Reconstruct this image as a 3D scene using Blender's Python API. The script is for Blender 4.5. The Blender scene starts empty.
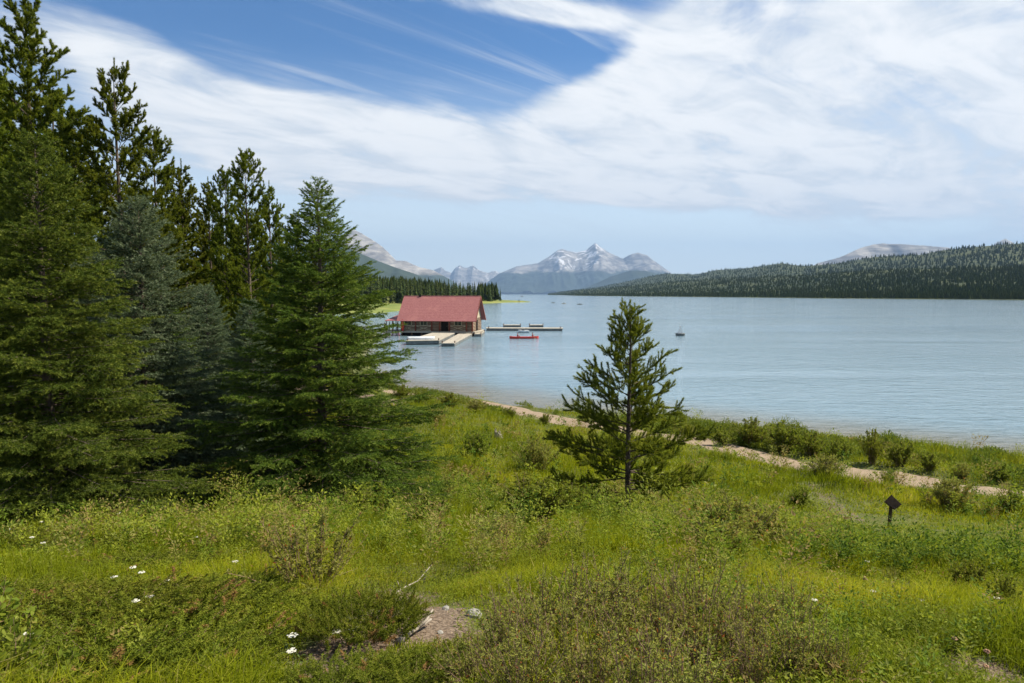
import bpy, math, random
import numpy as np
from mathutils import Vector, Matrix

scn = bpy.context.scene
COL = scn.collection
R = math.radians
# ------------------------------------------------------------------ camera
CAMZ = 7.9
PITCH = math.atan(47.5/683)
cam_d = bpy.data.cameras.new('camera'); cam = bpy.data.objects.new('camera', cam_d); COL.objects.link(cam)
cam_d.lens = 24; cam_d.sensor_width = 36; cam_d.clip_start = 0.1; cam_d.clip_end = 60000
cam.location = (0, 0, CAMZ); cam.rotation_euler = (math.pi/2 - PITCH, 0, 0)
scn.camera = cam
# ------------------------------------------------------------------ exposure, cycles
scn.view_settings.view_transform = 'Standard'; scn.view_settings.look = 'None'
scn.view_settings.exposure = 1.12; scn.view_settings.gamma = 1; scn.view_settings.use_curve_mapping = False
scn.render.engine = 'CYCLES'
cy = scn.cycles
cy.use_denoising = True; cy.denoiser = 'OPENIMAGEDENOISE'
cy.max_bounces = 6; cy.diffuse_bounces = 3; cy.glossy_bounces = 2; cy.transmission_bounces = 3
cy.volume_bounces = 0; cy.transparent_max_bounces = 8; cy.caustics_reflective = False; cy.caustics_refractive = False
cy.sample_clamp_indirect = 4.0; cy.use_adaptive_sampling = True; cy.adaptive_threshold = 0.015
# ------------------------------------------------------------------ sun and sky
SUN_EL, SUN_AZ = R(50), R(76)            # azimuth clockwise from +y (the way the camera looks)
to_sun = Vector((math.sin(SUN_AZ)*math.cos(SUN_EL), math.cos(SUN_AZ)*math.cos(SUN_EL), math.sin(SUN_EL)))
sl = bpy.data.lights.new('sun', 'SUN'); sl.energy = 5.0; sl.angle = R(0.53); sl.color = (1.0, 0.90, 0.74)
so = bpy.data.objects.new('sun', sl); COL.objects.link(so); so.location = (40, 20, 80)
so.rotation_euler = to_sun.to_track_quat('Z', 'Y').to_euler()

def pix_dir(px, py):
    f = Vector((0, math.cos(PITCH), -math.sin(PITCH))); u = Vector((0, math.sin(PITCH), math.cos(PITCH)))
    return f + Vector((1, 0, 0))*((px-512)/683) + u*((341.5-py)/683)
def pix_azel(px, py):
    d = pix_dir(px, py).normalized()
    return math.atan2(d.x, d.y), math.asin(d.z)
def at_y(px, py, y):
    d = pix_dir(px, py); return Vector((0, 0, CAMZ)) + d*(y/d.y)
def at_z(px, py, z):
    d = pix_dir(px, py); return Vector((0, 0, CAMZ)) + d*((z-CAMZ)/d.z)

class NT:
    """small helper to write node trees"""
    def __init__(s, tree): s.t = tree; s.n = tree.nodes; s.l = tree.links; s.n.clear()
    def new(s, typ, **kw):
        n = s.n.new(typ)
        for k, v in kw.items(): setattr(n, k, v)
        return n
    def put(s, sock, v):
        if isinstance(v, bpy.types.NodeSocket): s.l.new(v, sock)
        elif v is not None: sock.default_value = v
    def math(s, op, a, b=None, c=None, clamp=False):
        n = s.new('ShaderNodeMath', operation=op, use_clamp=clamp)
        for i, v in enumerate((a, b, c)): s.put(n.inputs[i], v)
        return n.outputs[0]
    def vmath(s, op, a, b=None, scale=None):
        n = s.new('ShaderNodeVectorMath', operation=op)
        s.put(n.inputs[0], a)
        if b is not None: s.put(n.inputs[1], b)
        if scale is not None: s.put(n.inputs['Scale'], scale)
        return n.outputs['Value'] if op in ('DOT_PRODUCT', 'LENGTH') else n.outputs[0]
    def noise(s, vec, scale, detail=4, rough=.55, dist=0.0):
        n = s.new('ShaderNodeTexNoise'); s.put(n.inputs['Vector'], vec)
        n.inputs['Scale'].default_value = scale; n.inputs['Detail'].default_value = detail
        n.inputs['Roughness'].default_value = rough; n.inputs['Distortion'].default_value = dist
        return n.outputs['Fac']
    def ramp(s, f, a, b, lo=0.0, hi=1.0, smooth=True):
        n = s.new('ShaderNodeMapRange', interpolation_type='SMOOTHSTEP' if smooth else 'LINEAR')
        s.put(n.inputs[0], f); s.put(n.inputs[1], a); s.put(n.inputs[2], b); n.inputs[3].default_value = lo; n.inputs[4].default_value = hi
        return n.outputs[0]
    def mix(s, f, a, b, blend='MIX'):
        n = s.new('ShaderNodeMix', data_type='RGBA', blend_type=blend)
        s.put(n.inputs['Factor'], f)
        for k, v in (('A', a), ('B', b)):
            sk = [i for i in n.inputs if i.name == k and i.type == 'RGBA'][0]
            s.put(sk, (*v, 1) if isinstance(v, tuple) and len(v) == 3 else v)
        return [o for o in n.outputs if o.type == 'RGBA'][0]
    def mapping(s, vec, loc=(0,0,0), rot=(0,0,0), scale=(1,1,1), typ='POINT'):
        n = s.new('ShaderNodeMapping', vector_type=typ); s.put(n.inputs['Vector'], vec)
        n.inputs['Location'].default_value = loc; n.inputs['Rotation'].default_value = rot; n.inputs['Scale'].default_value = scale
        return n.outputs[0]

world = bpy.data.worlds.new('World'); scn.world = world; world.use_nodes = True
SKY = 0.060
def build_world():
    t = NT(world.node_tree)
    out = t.new('ShaderNodeOutputWorld'); bg = t.new('ShaderNodeBackground'); bg.inputs['Strength'].default_value = SKY
    t.l.new(bg.outputs[0], out.inputs[0])
    sky = t.new('ShaderNodeTexSky', sky_type='NISHITA', sun_disc=False, sun_elevation=SUN_EL, sun_rotation=SUN_AZ,
                altitude=1700, air_density=1.0, dust_density=0.6, ozone_density=2.2)
    tc = t.new('ShaderNodeTexCoord'); d = tc.outputs['Generated']
    sx = t.new('ShaderNodeSeparateXYZ'); t.l.new(d, sx.inputs[0])
    X, Y, Z = sx.outputs
    az = t.math('ARCTAN2', X, Y); el = t.math('ARCSINE', Z)
    ae = t.new('ShaderNodeCombineXYZ'); t.l.new(az, ae.inputs[0]); t.l.new(el, ae.inputs[1]); AE = ae.outputs[0]
    # the cloud deck: direction projected to a plane overhead, so far clouds flatten
    zc = t.math('MAXIMUM', t.math('ADD', Z, 0.10), 0.02)
    cp = t.new('ShaderNodeCombineXYZ'); t.l.new(t.math('DIVIDE', X, zc), cp.inputs[0]); t.l.new(t.math('DIVIDE', Y, zc), cp.inputs[1])
    P = t.mapping(cp.outputs[0], rot=(0, 0, R(48)), scale=(2.3, 0.95, 1), typ='TEXTURE')
    P2 = t.mapping(cp.outputs[0], rot=(0, 0, R(40)), scale=(1.5, 0.9, 1), typ='TEXTURE')
    n1 = t.noise(P, 1.3, 9, .62, .9)
    n2 = t.noise(P2, 3.0, 8, .60, .8)
    n3 = t.noise(t.mapping(cp.outputs[0], loc=(3, 1, 0), rot=(0, 0, R(30)), scale=(2.6, 1.0, 1), typ='TEXTURE'), 0.8, 6, .55, .6)
    blobs = [(165,82,75,26,24,.95),(255,128,115,36,14,1.0),(395,140,135,34,4,1.05),(440,184,130,13,0,.75),(545,186,42,8,6,.6),
             (655,118,100,44,-22,1.0),(860,95,200,78,0,1.35),(1010,130,150,62,0,1.2),(860,12,180,62,0,1.1),(465,3,110,9,5,.7),(570,16,60,10,14,.75),(330,45,170,36,8,-.6),(560,58,90,26,-8,-.6),(230,30,60,30,0,-.3),(625,36,70,26,-25,-.30),(585,85,70,20,-12,.30),(900,165,170,26,2,.35),(800,228,330,16,0,-.8),(420,222,200,14,0,-.5),(640,160,50,14,10,-.45),
             (960,180,150,17,2,.7),(745,172,60,12,10,.5),(832,161,24,8,5,-.75),(400,70,60,10,35,.32),(300,30,90,10,25,.18),
             (1150,60,200,130,0,1.1),(-60,60,50,40,20,.5),(560,60,60,16,-10,-.25)]
    tot = None
    for (px, py, sx_, sy_, rot, amp) in blobs:
        a, e = pix_azel(px, py)
        v = t.mapping(AE, (a, e, 0), (0, 0, R(-rot)), (sx_*1.25/683, sy_*1.25/683, 1), 'TEXTURE')
        g = t.math('MULTIPLY', t.math('POWER', 2.71828, t.math('MULTIPLY', t.vmath('DOT_PRODUCT', v, v), -1.0)), amp)
        tot = g if tot is None else t.math('ADD', tot, g)
    # behind and beside the view: scattered cloud
    side = t.ramp(t.math('ABSOLUTE', az), R(52), R(75), 0, .55)
    tot = t.math('ADD', tot, side)
    tot = t.math('MINIMUM', tot, .98)
    nn = t.math('ADD', t.math('MULTIPLY', t.math('SUBTRACT', n1, .5), 2.3), t.math('MULTIPLY', t.math('SUBTRACT', n2, .5), .8))
    nn = t.math('ADD', nn, t.math('MULTIPLY', t.math('SUBTRACT', n3, .5), .9))
    dens = t.math('ADD', tot, nn)
    cov = t.ramp(dens, .18, .92, 0, .97)
    n4 = t.noise(t.mapping(cp.outputs[0], loc=(1.7, .4, 0), rot=(0, 0, R(42)), scale=(3.6, .40, 1), typ='TEXTURE'), 1.5, 7, .62, 1.2)
    n5 = t.noise(cp.outputs[0], .55, 3, .5, .4)
    wisp = t.math('MULTIPLY', t.ramp(n4, .48, .80, 0, .75), t.ramp(n5, .36, .60))
    cov = t.math('MAXIMUM', cov, wisp)
    cov = t.math('MULTIPLY', cov, t.ramp(el, .03, .12))
    thick = t.ramp(t.math('ADD', dens, t.math('MULTIPLY', t.math('SUBTRACT', n2, .5), 2.0)), .45, 1.35)
    ccol = t.mix(thick, (6.5, 6.9, 7.3), (8.7, 8.7, 8.6))
    # pale moist air low over the lake
    low = t.ramp(el, .0, .34, .95, 0.0)
    skyc = t.mix(low, t.mix(1.0, sky.outputs[0], (.42, .79, 1.06), 'MULTIPLY'), (10.2, 11.1, 10.7))
    t.l.new(t.mix(cov, skyc, ccol), bg.inputs['Color'])
build_world()
# ------------------------------------------------------------------ helpers
def tag(o, label=None, cat=None, group=None, kind=None):
    for k, v in (('label', label), ('category', cat), ('group', group), ('kind', kind)):
        if v: o[k] = v
    return o
def mesh_np(name, V, F, mats, midx=None, rnd=None, smooth=False, attrs=None):
    V = np.asarray(V, np.float32); me = bpy.data.meshes.new(name)
    Fs = F if isinstance(F, list) else [F]
    Fs = [np.asarray(f, np.int32) for f in Fs if len(f)]
    me.vertices.add(len(V)); me.vertices.foreach_set('co', V.ravel())
    loops = np.concatenate([f.ravel() for f in Fs])
    tots = np.concatenate([np.full(len(f), f.shape[1], np.int32) for f in Fs])
    starts = np.concatenate([[0], np.cumsum(tots)[:-1]]).astype(np.int32)
    me.loops.add(len(loops)); me.loops.foreach_set('vertex_index', loops)
    me.polygons.add(len(tots)); me.polygons.foreach_set('loop_start', starts)
    for m in (mats if isinstance(mats, (list, tuple)) else [mats]): me.materials.append(m)
    if midx is not None: me.polygons.foreach_set('material_index', np.asarray(midx, np.int32))
    me.update(calc_edges=True)
    me.polygons.foreach_set('use_smooth', np.full(len(tots), bool(smooth)))
    al = dict(attrs or {})
    if rnd is not None: al['rnd'] = rnd
    for k, a in al.items():
        at = me.attributes.new(k, 'FLOAT', 'POINT'); at.data.foreach_set('value', np.asarray(a, np.float32))
    return me
def link(name, me, parent=None, loc=None):
    o = bpy.data.objects.new(name, me); COL.objects.link(o)
    if parent: o.parent = parent
    if loc is not None: o.location = loc
    return o
def empty(name, loc=(0,0,0), rz=0):
    o = bpy.data.objects.new(name, None); o.empty_display_size = .2; COL.objects.link(o)
    o.location = loc; o.rotation_euler = (0, 0, rz); return o
def copy_tree(o, parent=None):
    c = o.copy(); COL.objects.link(c)
    if parent: c.parent = parent
    for ch in list(o.children): copy_tree(ch, c)
    return c

class MB:
    """collects boxes, bars, tubes and plates into one mesh"""
    def __init__(s): s.v = []; s.f = []; s.m = []; s.cur = 0
    def add(s, vs, fs):
        b = len(s.v); s.v += [tuple(v) for v in vs]; s.f += [[b+i for i in f] for f in fs]; s.m += [s.cur]*len(fs)
    def box(s, x0, x1, y0, y1, z0, z1):
        s.add([(x0,y0,z0),(x1,y0,z0),(x1,y1,z0),(x0,y1,z0),(x0,y0,z1),(x1,y0,z1),(x1,y1,z1),(x0,y1,z1)],
              [(0,3,2,1),(4,5,6,7),(0,1,5,4),(1,2,6,5),(2,3,7,6),(3,0,4,7)])
    def tube(s, pts, rad, n=8, cap=True):
        pts = [Vector(p) for p in pts]; rs = rad if isinstance(rad, (list, tuple)) else [rad]*len(pts)
        vs = []; up = Vector((.3,.2,.93)).normalized()
        for i, p in enumerate(pts):
            d = (pts[min(i+1, len(pts)-1)]-pts[max(i-1, 0)]).normalized()
            a = d.cross(up)
            if a.length < .05: a = d.cross(Vector((1,0,0)))
            a.normalize(); b = d.cross(a)
            vs += [p+(a*math.cos(2*math.pi*k/n)+b*math.sin(2*math.pi*k/n))*rs[i] for k in range(n)]
        fs = [(i*n+k, i*n+(k+1)%n, (i+1)*n+(k+1)%n, (i+1)*n+k) for i in range(len(pts)-1) for k in range(n)]
        if cap: fs += [tuple(range(n-1,-1,-1)), tuple((len(pts)-1)*n+k for k in range(n))]
        s.add(vs, fs)
    def prism(s, poly, ax0, ax1, axis='y'):
        """poly in the other two axes, extruded along axis"""
        n = len(poly)
        def P(a, b, t): return {'y':(a,t,b), 'x':(t,a,b), 'z':(a,b,t)}[axis]
        s.add([P(a,b,ax0) for a,b in poly]+[P(a,b,ax1) for a,b in poly],
              [tuple(range(n)), tuple(range(2*n-1,n-1,-1))]+[(i,n+i,n+(i+1)%n,(i+1)%n) for i in range(n)])
    def ball(s, c, r, n=8, m=6, jit=0, rng=None):
        vs = []; rx, ry, rz = r if isinstance(r, (tuple, list)) else (r,r,r)
        for i in range(m+1):
            th = math.pi*i/m
            for k in range(n):
                j = 1+(rng.uniform(-jit, jit) if rng and 0 < i < m else 0)
                vs.append((c[0]+rx*j*math.sin(th)*math.cos(2*math.pi*k/n), c[1]+ry*j*math.sin(th)*math.sin(2*math.pi*k/n), c[2]+rz*j*math.cos(th)))
        s.add(vs, [(i*n+k, (i+1)*n+k, (i+1)*n+(k+1)%n, i*n+(k+1)%n) for i in range(m) for k in range(n)])
    def mesh(s, name, mats, smooth=False, bevel=0):
        me = bpy.data.meshes.new(name); me.from_pydata(s.v, [], s.f)
        for m in (mats if isinstance(mats, (list, tuple)) else [mats]): me.materials.append(m)
        me.polygons.foreach_set('material_index', s.m); me.update()
        import bmesh
        bm = bmesh.new(); bm.from_mesh(me); bmesh.ops.remove_doubles(bm, verts=bm.verts, dist=1e-5)
        bmesh.ops.recalc_face_normals(bm, faces=bm.faces)
        if bevel: bmesh.ops.bevel(bm, geom=list(bm.edges), offset=bevel, segments=1, affect='EDGES')
        bm.to_mesh(me); bm.free()
        me.polygons.foreach_set('use_smooth', [smooth]*len(me.polygons))
        return me
    def build(s, name, mats, parent=None, smooth=False, bevel=0, loc=None):
        return link(name, s.mesh(name, mats, smooth, bevel), parent, loc)

# numpy value noise
def _hash(ix, iy, seed):
    h = (ix.astype(np.int64)*374761393 + iy.astype(np.int64)*668265263 + seed*1442695041) & 0x7fffffff
    h = ((h ^ (h >> 13))*1274126177) & 0x7fffffff
    return ((h ^ (h >> 16)) & 0xffff)/65535.0
def vnoise(x, y, seed=0):
    x = np.asarray(x, float); y = np.asarray(y, float)
    ix = np.floor(x); iy = np.floor(y); fx = x-ix; fy = y-iy
    fx = fx*fx*fx*(fx*(fx*6-15)+10); fy = fy*fy*fy*(fy*(fy*6-15)+10)
    a = _hash(ix, iy, seed); b = _hash(ix+1, iy, seed); c = _hash(ix, iy+1, seed); d = _hash(ix+1, iy+1, seed)
    return (a+(b-a)*fx)+((c+(d-c)*fx)-(a+(b-a)*fx))*fy
def fbm(x, y, seed=0, oct=4, ridged=False):
    s = 0; a = .5; t = 0
    for o in range(oct):
        n = vnoise(x*2**o+17.3*o, y*2**o-9.1*o, seed+o)
        if ridged: n = 1-abs(2*n-1)
        s = s+a*n; t += a; a *= .5
    return s/t
def nrm(a): return a/np.maximum(np.linalg.norm(a, axis=-1, keepdims=True), 1e-9)
def sstep(a, b, x):
    t = np.clip((x-a)/(b-a), 0, 1); return t*t*(3-2*t)

# ------------------------------------------------------------------ materials
def new_mat(name):
    m = bpy.data.materials.new(name); m.use_nodes = True; t = NT(m.node_tree)
    out = t.new('ShaderNodeOutputMaterial'); return m, t, out
def principled(t, out, col, rough=.7, spec=.3, normal=None, metallic=0):
    p = t.new('ShaderNodeBsdfPrincipled')
    t.put(p.inputs['Base Color'], (*col, 1) if isinstance(col, tuple) else col); t.put(p.inputs['Roughness'], rough)
    p.inputs['Specular IOR Level'].default_value = spec; p.inputs['Metallic'].default_value = metallic
    if normal is not None: t.put(p.inputs['Normal'], normal)
    if out: t.l.new(p.outputs[0], out.inputs['Surface'])
    return p
def coords(t, kind='Object'): return t.new('ShaderNodeTexCoord').outputs[kind]
def bump(t, h, strength=.4, dist=.05):
    b = t.new('ShaderNodeBump'); b.inputs['Strength'].default_value = strength; b.inputs['Distance'].default_value = dist
    t.l.new(h, b.inputs['Height']); return b.outputs[0]
def attr(t, name):
    return t.new('ShaderNodeAttribute', attribute_name=name).outputs['Fac']
def simple_mat(name, a, b, scale=6, rough=.75, spec=.25, stretch=(1,1,1), bmp=.3, bd=.02, metallic=0):
    m, t, out = new_mat(name); v = t.mapping(coords(t), scale=stretch)
    n = t.noise(v, scale, 6, .6); c = t.mix(t.ramp(n, .3, .7), a, b)
    n2 = t.noise(v, scale*.2, 3, .5); c = t.mix(t.ramp(n2, .35, .7, 0, .5), c, tuple(x*.7 for x in a))
    principled(t, out, c, rough, spec, bump(t, n, bmp, bd), metallic); return m
def leaf_mat(name, stops, transl=.3, rough=.55, spec=.35, patch=None, patch_scale=.35, objvar=.25):
    """stops: colours picked by the per-leaf 'rnd' attribute; patch: second colour mixed in over metres"""
    m, t, out = new_mat(name)
    cr = t.new('ShaderNodeValToRGB'); e = cr.color_ramp.elements
    e[0].position = stops[0][0]; e[0].color = (*stops[0][1], 1); e[1].position = stops[-1][0]; e[1].color = (*stops[-1][1], 1)
    for p, c in stops[1:-1]:
        x = e.new(p); x.color = (*c, 1)
    t.l.new(attr(t, 'rnd'), cr.inputs[0]); c = cr.outputs[0]
    if patch:
        g = t.new('ShaderNodeNewGeometry').outputs['Position']
        n = t.noise(g, patch_scale, 3, .6)
        c = t.mix(t.ramp(n, .42, .66, 0, .75), c, patch)
    if objvar:
        oi = t.new('ShaderNodeObjectInfo').outputs['Random']
        hs = t.new('ShaderNodeHueSaturation'); t.l.new(c, hs.inputs['Color'])
        t.put(hs.inputs['Value'], t.math('ADD', 1-objvar/2, t.math('MULTIPLY', oi, objvar)))
        t.put(hs.inputs['Hue'], t.math('ADD', .5-.012, t.math('MULTIPLY', oi, .024))); c = hs.outputs[0]
    p = principled(t, None, c, rough, spec)
    tr = t.new('ShaderNodeBsdfTranslucent')
    t.l.new(t.mix(.5, c, t.mix(1.0, c, (1.25, 1.2, .5), 'MULTIPLY')), tr.inputs[0])
    mx = t.new('ShaderNodeMixShader'); mx.inputs[0].default_value = transl
    t.l.new(p.outputs[0], mx.inputs[1]); t.l.new(tr.outputs[0], mx.inputs[2]); t.l.new(mx.outputs[0], out.inputs['Surface'])
    return m
# ------------------------------------------------------------------ lie of the land
SH_X = np.array([-400,-200,-60,-40,-30,-25,-22,-19,-15,-9.4,-.9,5.9,11.7,16.5,25.6,40,60,120,400,14000])
SH_Y = np.array([215,200,172,155,145,130,108,88,72,57,49.5,44.2,40.2,36.8,31.2,23.5,15,-10,-120,-400])
def shore_y(x): return np.interp(x, SH_X, SH_Y)
def h_raw(x, y):
    x = np.asarray(x, float); y = np.asarray(y, float)
    d = shore_y(x)+.9*(fbm(x*.35, x*0+3.1, 5, 3)-.5)*2-y
    hs = 2.2*np.tanh(.055*np.maximum(d, 0)/2.2)
    hh = np.where(y > 3, 6.02-.268*(y-3), 6.02-.05*np.maximum(y-3, -10))-.045*np.clip(x, 0, 14)
    k = .45
    m = np.maximum(hs, hh)+np.log1p(np.exp(-np.abs(hs-hh)/k))*k*.6
    rel = .16*(fbm(x*.42, y*.42, 11, 3)-.5)*2+.11*(fbm(x*1.1, y*1.1, 23, 2)-.5)*2
    land = m+rel*np.clip(d/6, 0, 1)
    water = np.maximum(-.11*(-d)-.02, -5)
    return np.where(d > 0, land+.02, water)
PATH_PX = [(440,398),(470,401),(500,406.5),(530,413),(575,422),(640,433),(690,440),(740,449),(790,461),(850,471),(900,479),(960,486.5),(1024,492),(1120,503)]
def hit(px, py, f=None):
    f = f or h_raw
    d = pix_dir(px, py); d = d/d.y; last = 2.0
    for y in np.concatenate([np.arange(2, 80, .1), np.arange(80, 400, 1)]):
        if CAMZ+d.z*y <= float(f(d.x*y, y)): break
        last = y
    lo, hi = last, y
    for _ in range(20):
        m = (lo+hi)/2
        if CAMZ+d.z*m <= float(f(d.x*m, m)): hi = m
        else: lo = m
    return Vector((d.x*hi, hi, float(f(d.x*hi, hi))))
_pp = [hit(*p) for p in PATH_PX]
PATH = np.array([(p.x, p.y) for p in _pp])
PATH = np.concatenate([[PATH[0]+np.array([-5, 4.])], PATH])
def catmull(P, n=14):
    out = []
    for i in range(len(P)-1):
        p0, p1, p2, p3 = P[max(i-1,0)], P[i], P[i+1], P[min(i+2,len(P)-1)]
        for t in np.linspace(0, 1, n, endpoint=False):
            out.append(.5*((2*p1)+(-p0+p2)*t+(2*p0-5*p1+4*p2-p3)*t*t+(-p0+3*p1-3*p2+p3)*t**3))
    out.append(P[-1]); return np.array(out)
PATHC = catmull(PATH)
def dist_line(x, y, L):
    x = np.asarray(x, float); best = np.full(x.shape, 1e9); y = np.asarray(y, float)
    for a, b in zip(L[:-1], L[1:]):
        e = b-a; q = e@e
        t = np.clip(((x-a[0])*e[0]+(y-a[1])*e[1])/max(q,1e-9), 0, 1)
        best = np.minimum(best, np.hypot(x-a[0]-t*e[0], y-a[1]-t*e[1]))
    return best
PATH_W = 1.2
def h(x, y):
    x = np.asarray(x, float); y = np.asarray(y, float)
    z = h_raw(x, y); dp = dist_line(x, y, PATHC[::4])
    return np.where(z > -.01, z-.10*sstep(PATH_W+.9, PATH_W-.3, dp)*np.clip(z/.4, 0, 1), z)
TRACK = np.array([tuple(hit(*p))[:2] for p in [(815,487),(850,515),(890,538),(935,566)]])
SOIL = [(tuple(hit(px, py))[:2], r) for px, py, r in [(415,617,.42),(345,655,.22),(1000,690,.3),(650,676,.22),(398,600,.3)]]
GRAVEL = np.array([[-30,62],[-22,52],[-16,47],[-10.5,45.5]])   # the trail behind the spruces
def bare(x, y):
    x = np.asarray(x, float); y = np.asarray(y, float)
    b = .50*sstep(.85, .1, dist_line(x, y, TRACK)+.7*(fbm(x*1.4, y*1.4, 33, 3)-.5))
    for (c, r) in SOIL: b = np.maximum(b, sstep(r*1.5, r*.6, np.hypot((x-c[0]), (y-c[1])*.8)+.25*r*(fbm(x*4, y*4, 3, 2)-.5)*2))
    b = np.maximum(b, sstep(4.2, 2.6, dist_line(x, y, GRAVEL)))
    return b

def axis(segs):
    out = []
    for a, b, n, p in segs: out.append(a+(b-a)*np.linspace(0, 1, n, endpoint=False)**p)
    return np.concatenate(out+[[segs[-1][1]]])
def grid_mesh(name, xs, ys, zf, mats, attrs=None, smooth=True):
    X, Y = np.meshgrid(xs, ys); Z = zf(X.ravel(), Y.ravel())
    V = np.stack([X.ravel(), Y.ravel(), Z], 1); nx = len(xs)
    i = np.arange((len(ys)-1)*nx).reshape(-1, nx)[:, :-1].ravel()
    F = np.stack([i, i+1, i+nx+1, i+nx], 1)
    return mesh_np(name, V, F, mats, smooth=smooth, attrs={k: f(V[:,0], V[:,1]) for k, f in (attrs or {}).items()})

# ground
m, t, out = new_mat('meadow_ground'); g = coords(t)
n = t.noise(g, 1.1, 6, .62); n2 = t.noise(g, 9, 6, .65)
c = t.mix(t.ramp(n, .35, .65), (.055,.075,.018), (.10,.115,.028))
c = t.mix(t.ramp(n2, .45, .7, 0, .7), c, (.085,.065,.038))
n3 = t.noise(g, 38, 4, .7); soil = t.mix(t.ramp(n3, .35, .65), (.07,.050,.034), (.20,.155,.115))
c = t.mix(t.ramp(t.math('ADD', attr(t, 'bare'), t.math('MULTIPLY', t.math('SUBTRACT', n2, .5), .7)), .35, .6), c, soil)
c = t.mix(attr(t, 'bed'), c, (.13,.125,.085))
principled(t, out, c, .9, .15, bump(t, n2, .8, .05))
gx = axis([(-32000,-120,26,.3),(-120,-32,60,1),(-32,34,220,1),(34,120,60,1),(120,32000,26,3.2)])
gy = axis([(-9000,-20,16,.4),(-20,2,14,1),(2,30,110,1),(30,62,90,1),(62,220,70,1.2),(220,32000,26,3.2)])
ground = link('ground', grid_mesh('ground', gx, gy, h, m, {'bare': bare, 'bed': lambda x, y: (h_raw(x, y) < .03).astype(float)}))
tag(ground, 'rough grassy slope running down to the lake', kind='structure')

# path: trodden pale gravel
def ribbon(name, L, w, mat, lift, lab):
    T = np.gradient(L, axis=0); T = nrm(T); N = np.stack([-T[:,1], T[:,0]], 1); V = []; k = 9
    s = np.cumsum(np.r_[0, np.hypot(*np.diff(L, axis=0).T)])
    for i in range(len(L)):
        wl = w*(1+.28*(fbm(s[i]*.55, 3.3, 7, 3)-.5)*2); wr = w*(1+.28*(fbm(s[i]*.55, 9.9, 9, 3)-.5)*2)
        for j in range(k):
            a = -wl+(wl+wr)*j/(k-1); V.append(L[i]+N[i]*a)
    V = np.array(V); z = h(V[:,0], V[:,1])+lift
    e = np.tile(np.abs(np.linspace(-1,1,k)), len(L)); z -= .08*sstep(.75, 1.0, e)
    i = np.arange((len(L)-1)*k).reshape(-1,k)[:, :-1].ravel()
    o = link(name, mesh_np(name, np.c_[V, z], np.stack([i,i+1,i+k+1,i+k],1), mat, smooth=True))
    return tag(o, lab, kind='structure')
m, t, out = new_mat('path_gravel'); g = coords(t)
n = t.noise(g, 22, 6, .7); n2 = t.noise(g, 1.2, 4, .6)
c = t.mix(t.ramp(n, .3, .7), (.165,.128,.088), (.29,.228,.168)); c = t.mix(t.ramp(n2, .4, .7, 0, .45), c, (.13,.10,.062))
principled(t, out, c, .92, .15, bump(t, n, .7, .02))
ribbon('path', PATHC, PATH_W, m, .05, 'pale gravel footpath following the lake shore')

# lake
m, t, out = new_mat('lake_water'); g = coords(t)
sw = t.new('ShaderNodeSeparateXYZ'); t.l.new(g, sw.inputs[0])
w1 = t.noise(t.mapping(g, rot=(0,0,R(12)), scale=(.55,1.2,1)), 2.0, 5, .6, .3)
w2 = t.noise(t.mapping(g, rot=(0,0,R(-20)), scale=(.45,1.1,1)), .75, 3, .55, .5)
w3 = t.noise(t.mapping(g, rot=(0,0,R(8)), scale=(.25,1,1)), .035, 3, .55, .5)   # cat's-paws
calm = t.ramp(w3, .32, .68, .25, 1.15)
hgt = t.math('MULTIPLY', t.math('ADD', t.math('MULTIPLY', w1, .11), t.math('MULTIPLY', w2, .24)), calm)
bm_ = t.new('ShaderNodeBump'); bm_.inputs['Strength'].default_value = .85; bm_.inputs['Distance'].default_value = 1.0
t.l.new(hgt, bm_.inputs['Height'])
shal = attr(t, 'shallow')
nb = t.noise(g, .9, 4, .6)
c = t.mix(shal, (.145,.225,.280), t.mix(nb, (.10,.105,.08), (.17,.155,.11)))
p = principled(t, out, c, .09, .5, bm_.outputs[0]); p.inputs['IOR'].default_value = 1.333
wx = axis([(-32000,-90,20,.3),(-90,80,120,1),(80,32000,20,3)]); wy = axis([(-400,15,10,.6),(15,140,110,1),(140,32000,26,3)])
lake = link('lake', grid_mesh('lake', wx, wy, lambda x, y: x*0, m, {'shallow': lambda x, y: sstep(13, 1, y-shore_y(x)+2.5*(fbm(x*.2,y*.2,4,3)-.5))}))
tag(lake, 'pale blue rippled mountain lake', kind='structure')

# ------------------------------------------------------------------ far land
def px_of(x, y): return 512+683*x/y
m, t, out = new_mat('far_meadow'); g = coords(t); n = t.noise(g, .035, 5, .6)
c = t.mix(t.ramp(n, .35, .65), (.10,.14,.035), (.19,.20,.06)); principled(t, out, c, .95, .1)
POLY = np.array([(-100,235),(-55,284),(-50,360),(-40,450),(-24,560),(-8,625),(18,668),(20,678),(12,700),(-8,760),(-18,900),(-42,2000),(-900,2000),(-900,235.)])
def sd_poly(x, y, P):
    d = dist_line(x, y, np.r_[P, P[:1]]); ins = np.zeros(np.shape(x), bool)
    for a, b in zip(P, np.roll(P, -1, 0)):
        c_ = ((a[1] > y) != (b[1] > y)) & (x < (b[0]-a[0])*(y-a[1])/(b[1]-a[1]+1e-12)+a[0]); ins ^= c_
    return np.where(ins, d, -d)
def h_meadow(x, y):
    s = sd_poly(x, y, POLY); w = sd_poly(x, y, POLY+np.array([-30, 0]))
    b = np.where(s > 0, np.minimum(s*.12, 1.1)+.25*sstep(0,2,s), np.maximum(s*.1, -4))
    hill = np.clip((s-35)*.075, 0, 30)*sstep(-12, -75, x+ (y-450)*.02)
    return b+hill+np.where(s > 5, .6*(fbm(x*.03, y*.03, 8, 3)-.5), 0)+.02
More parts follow.
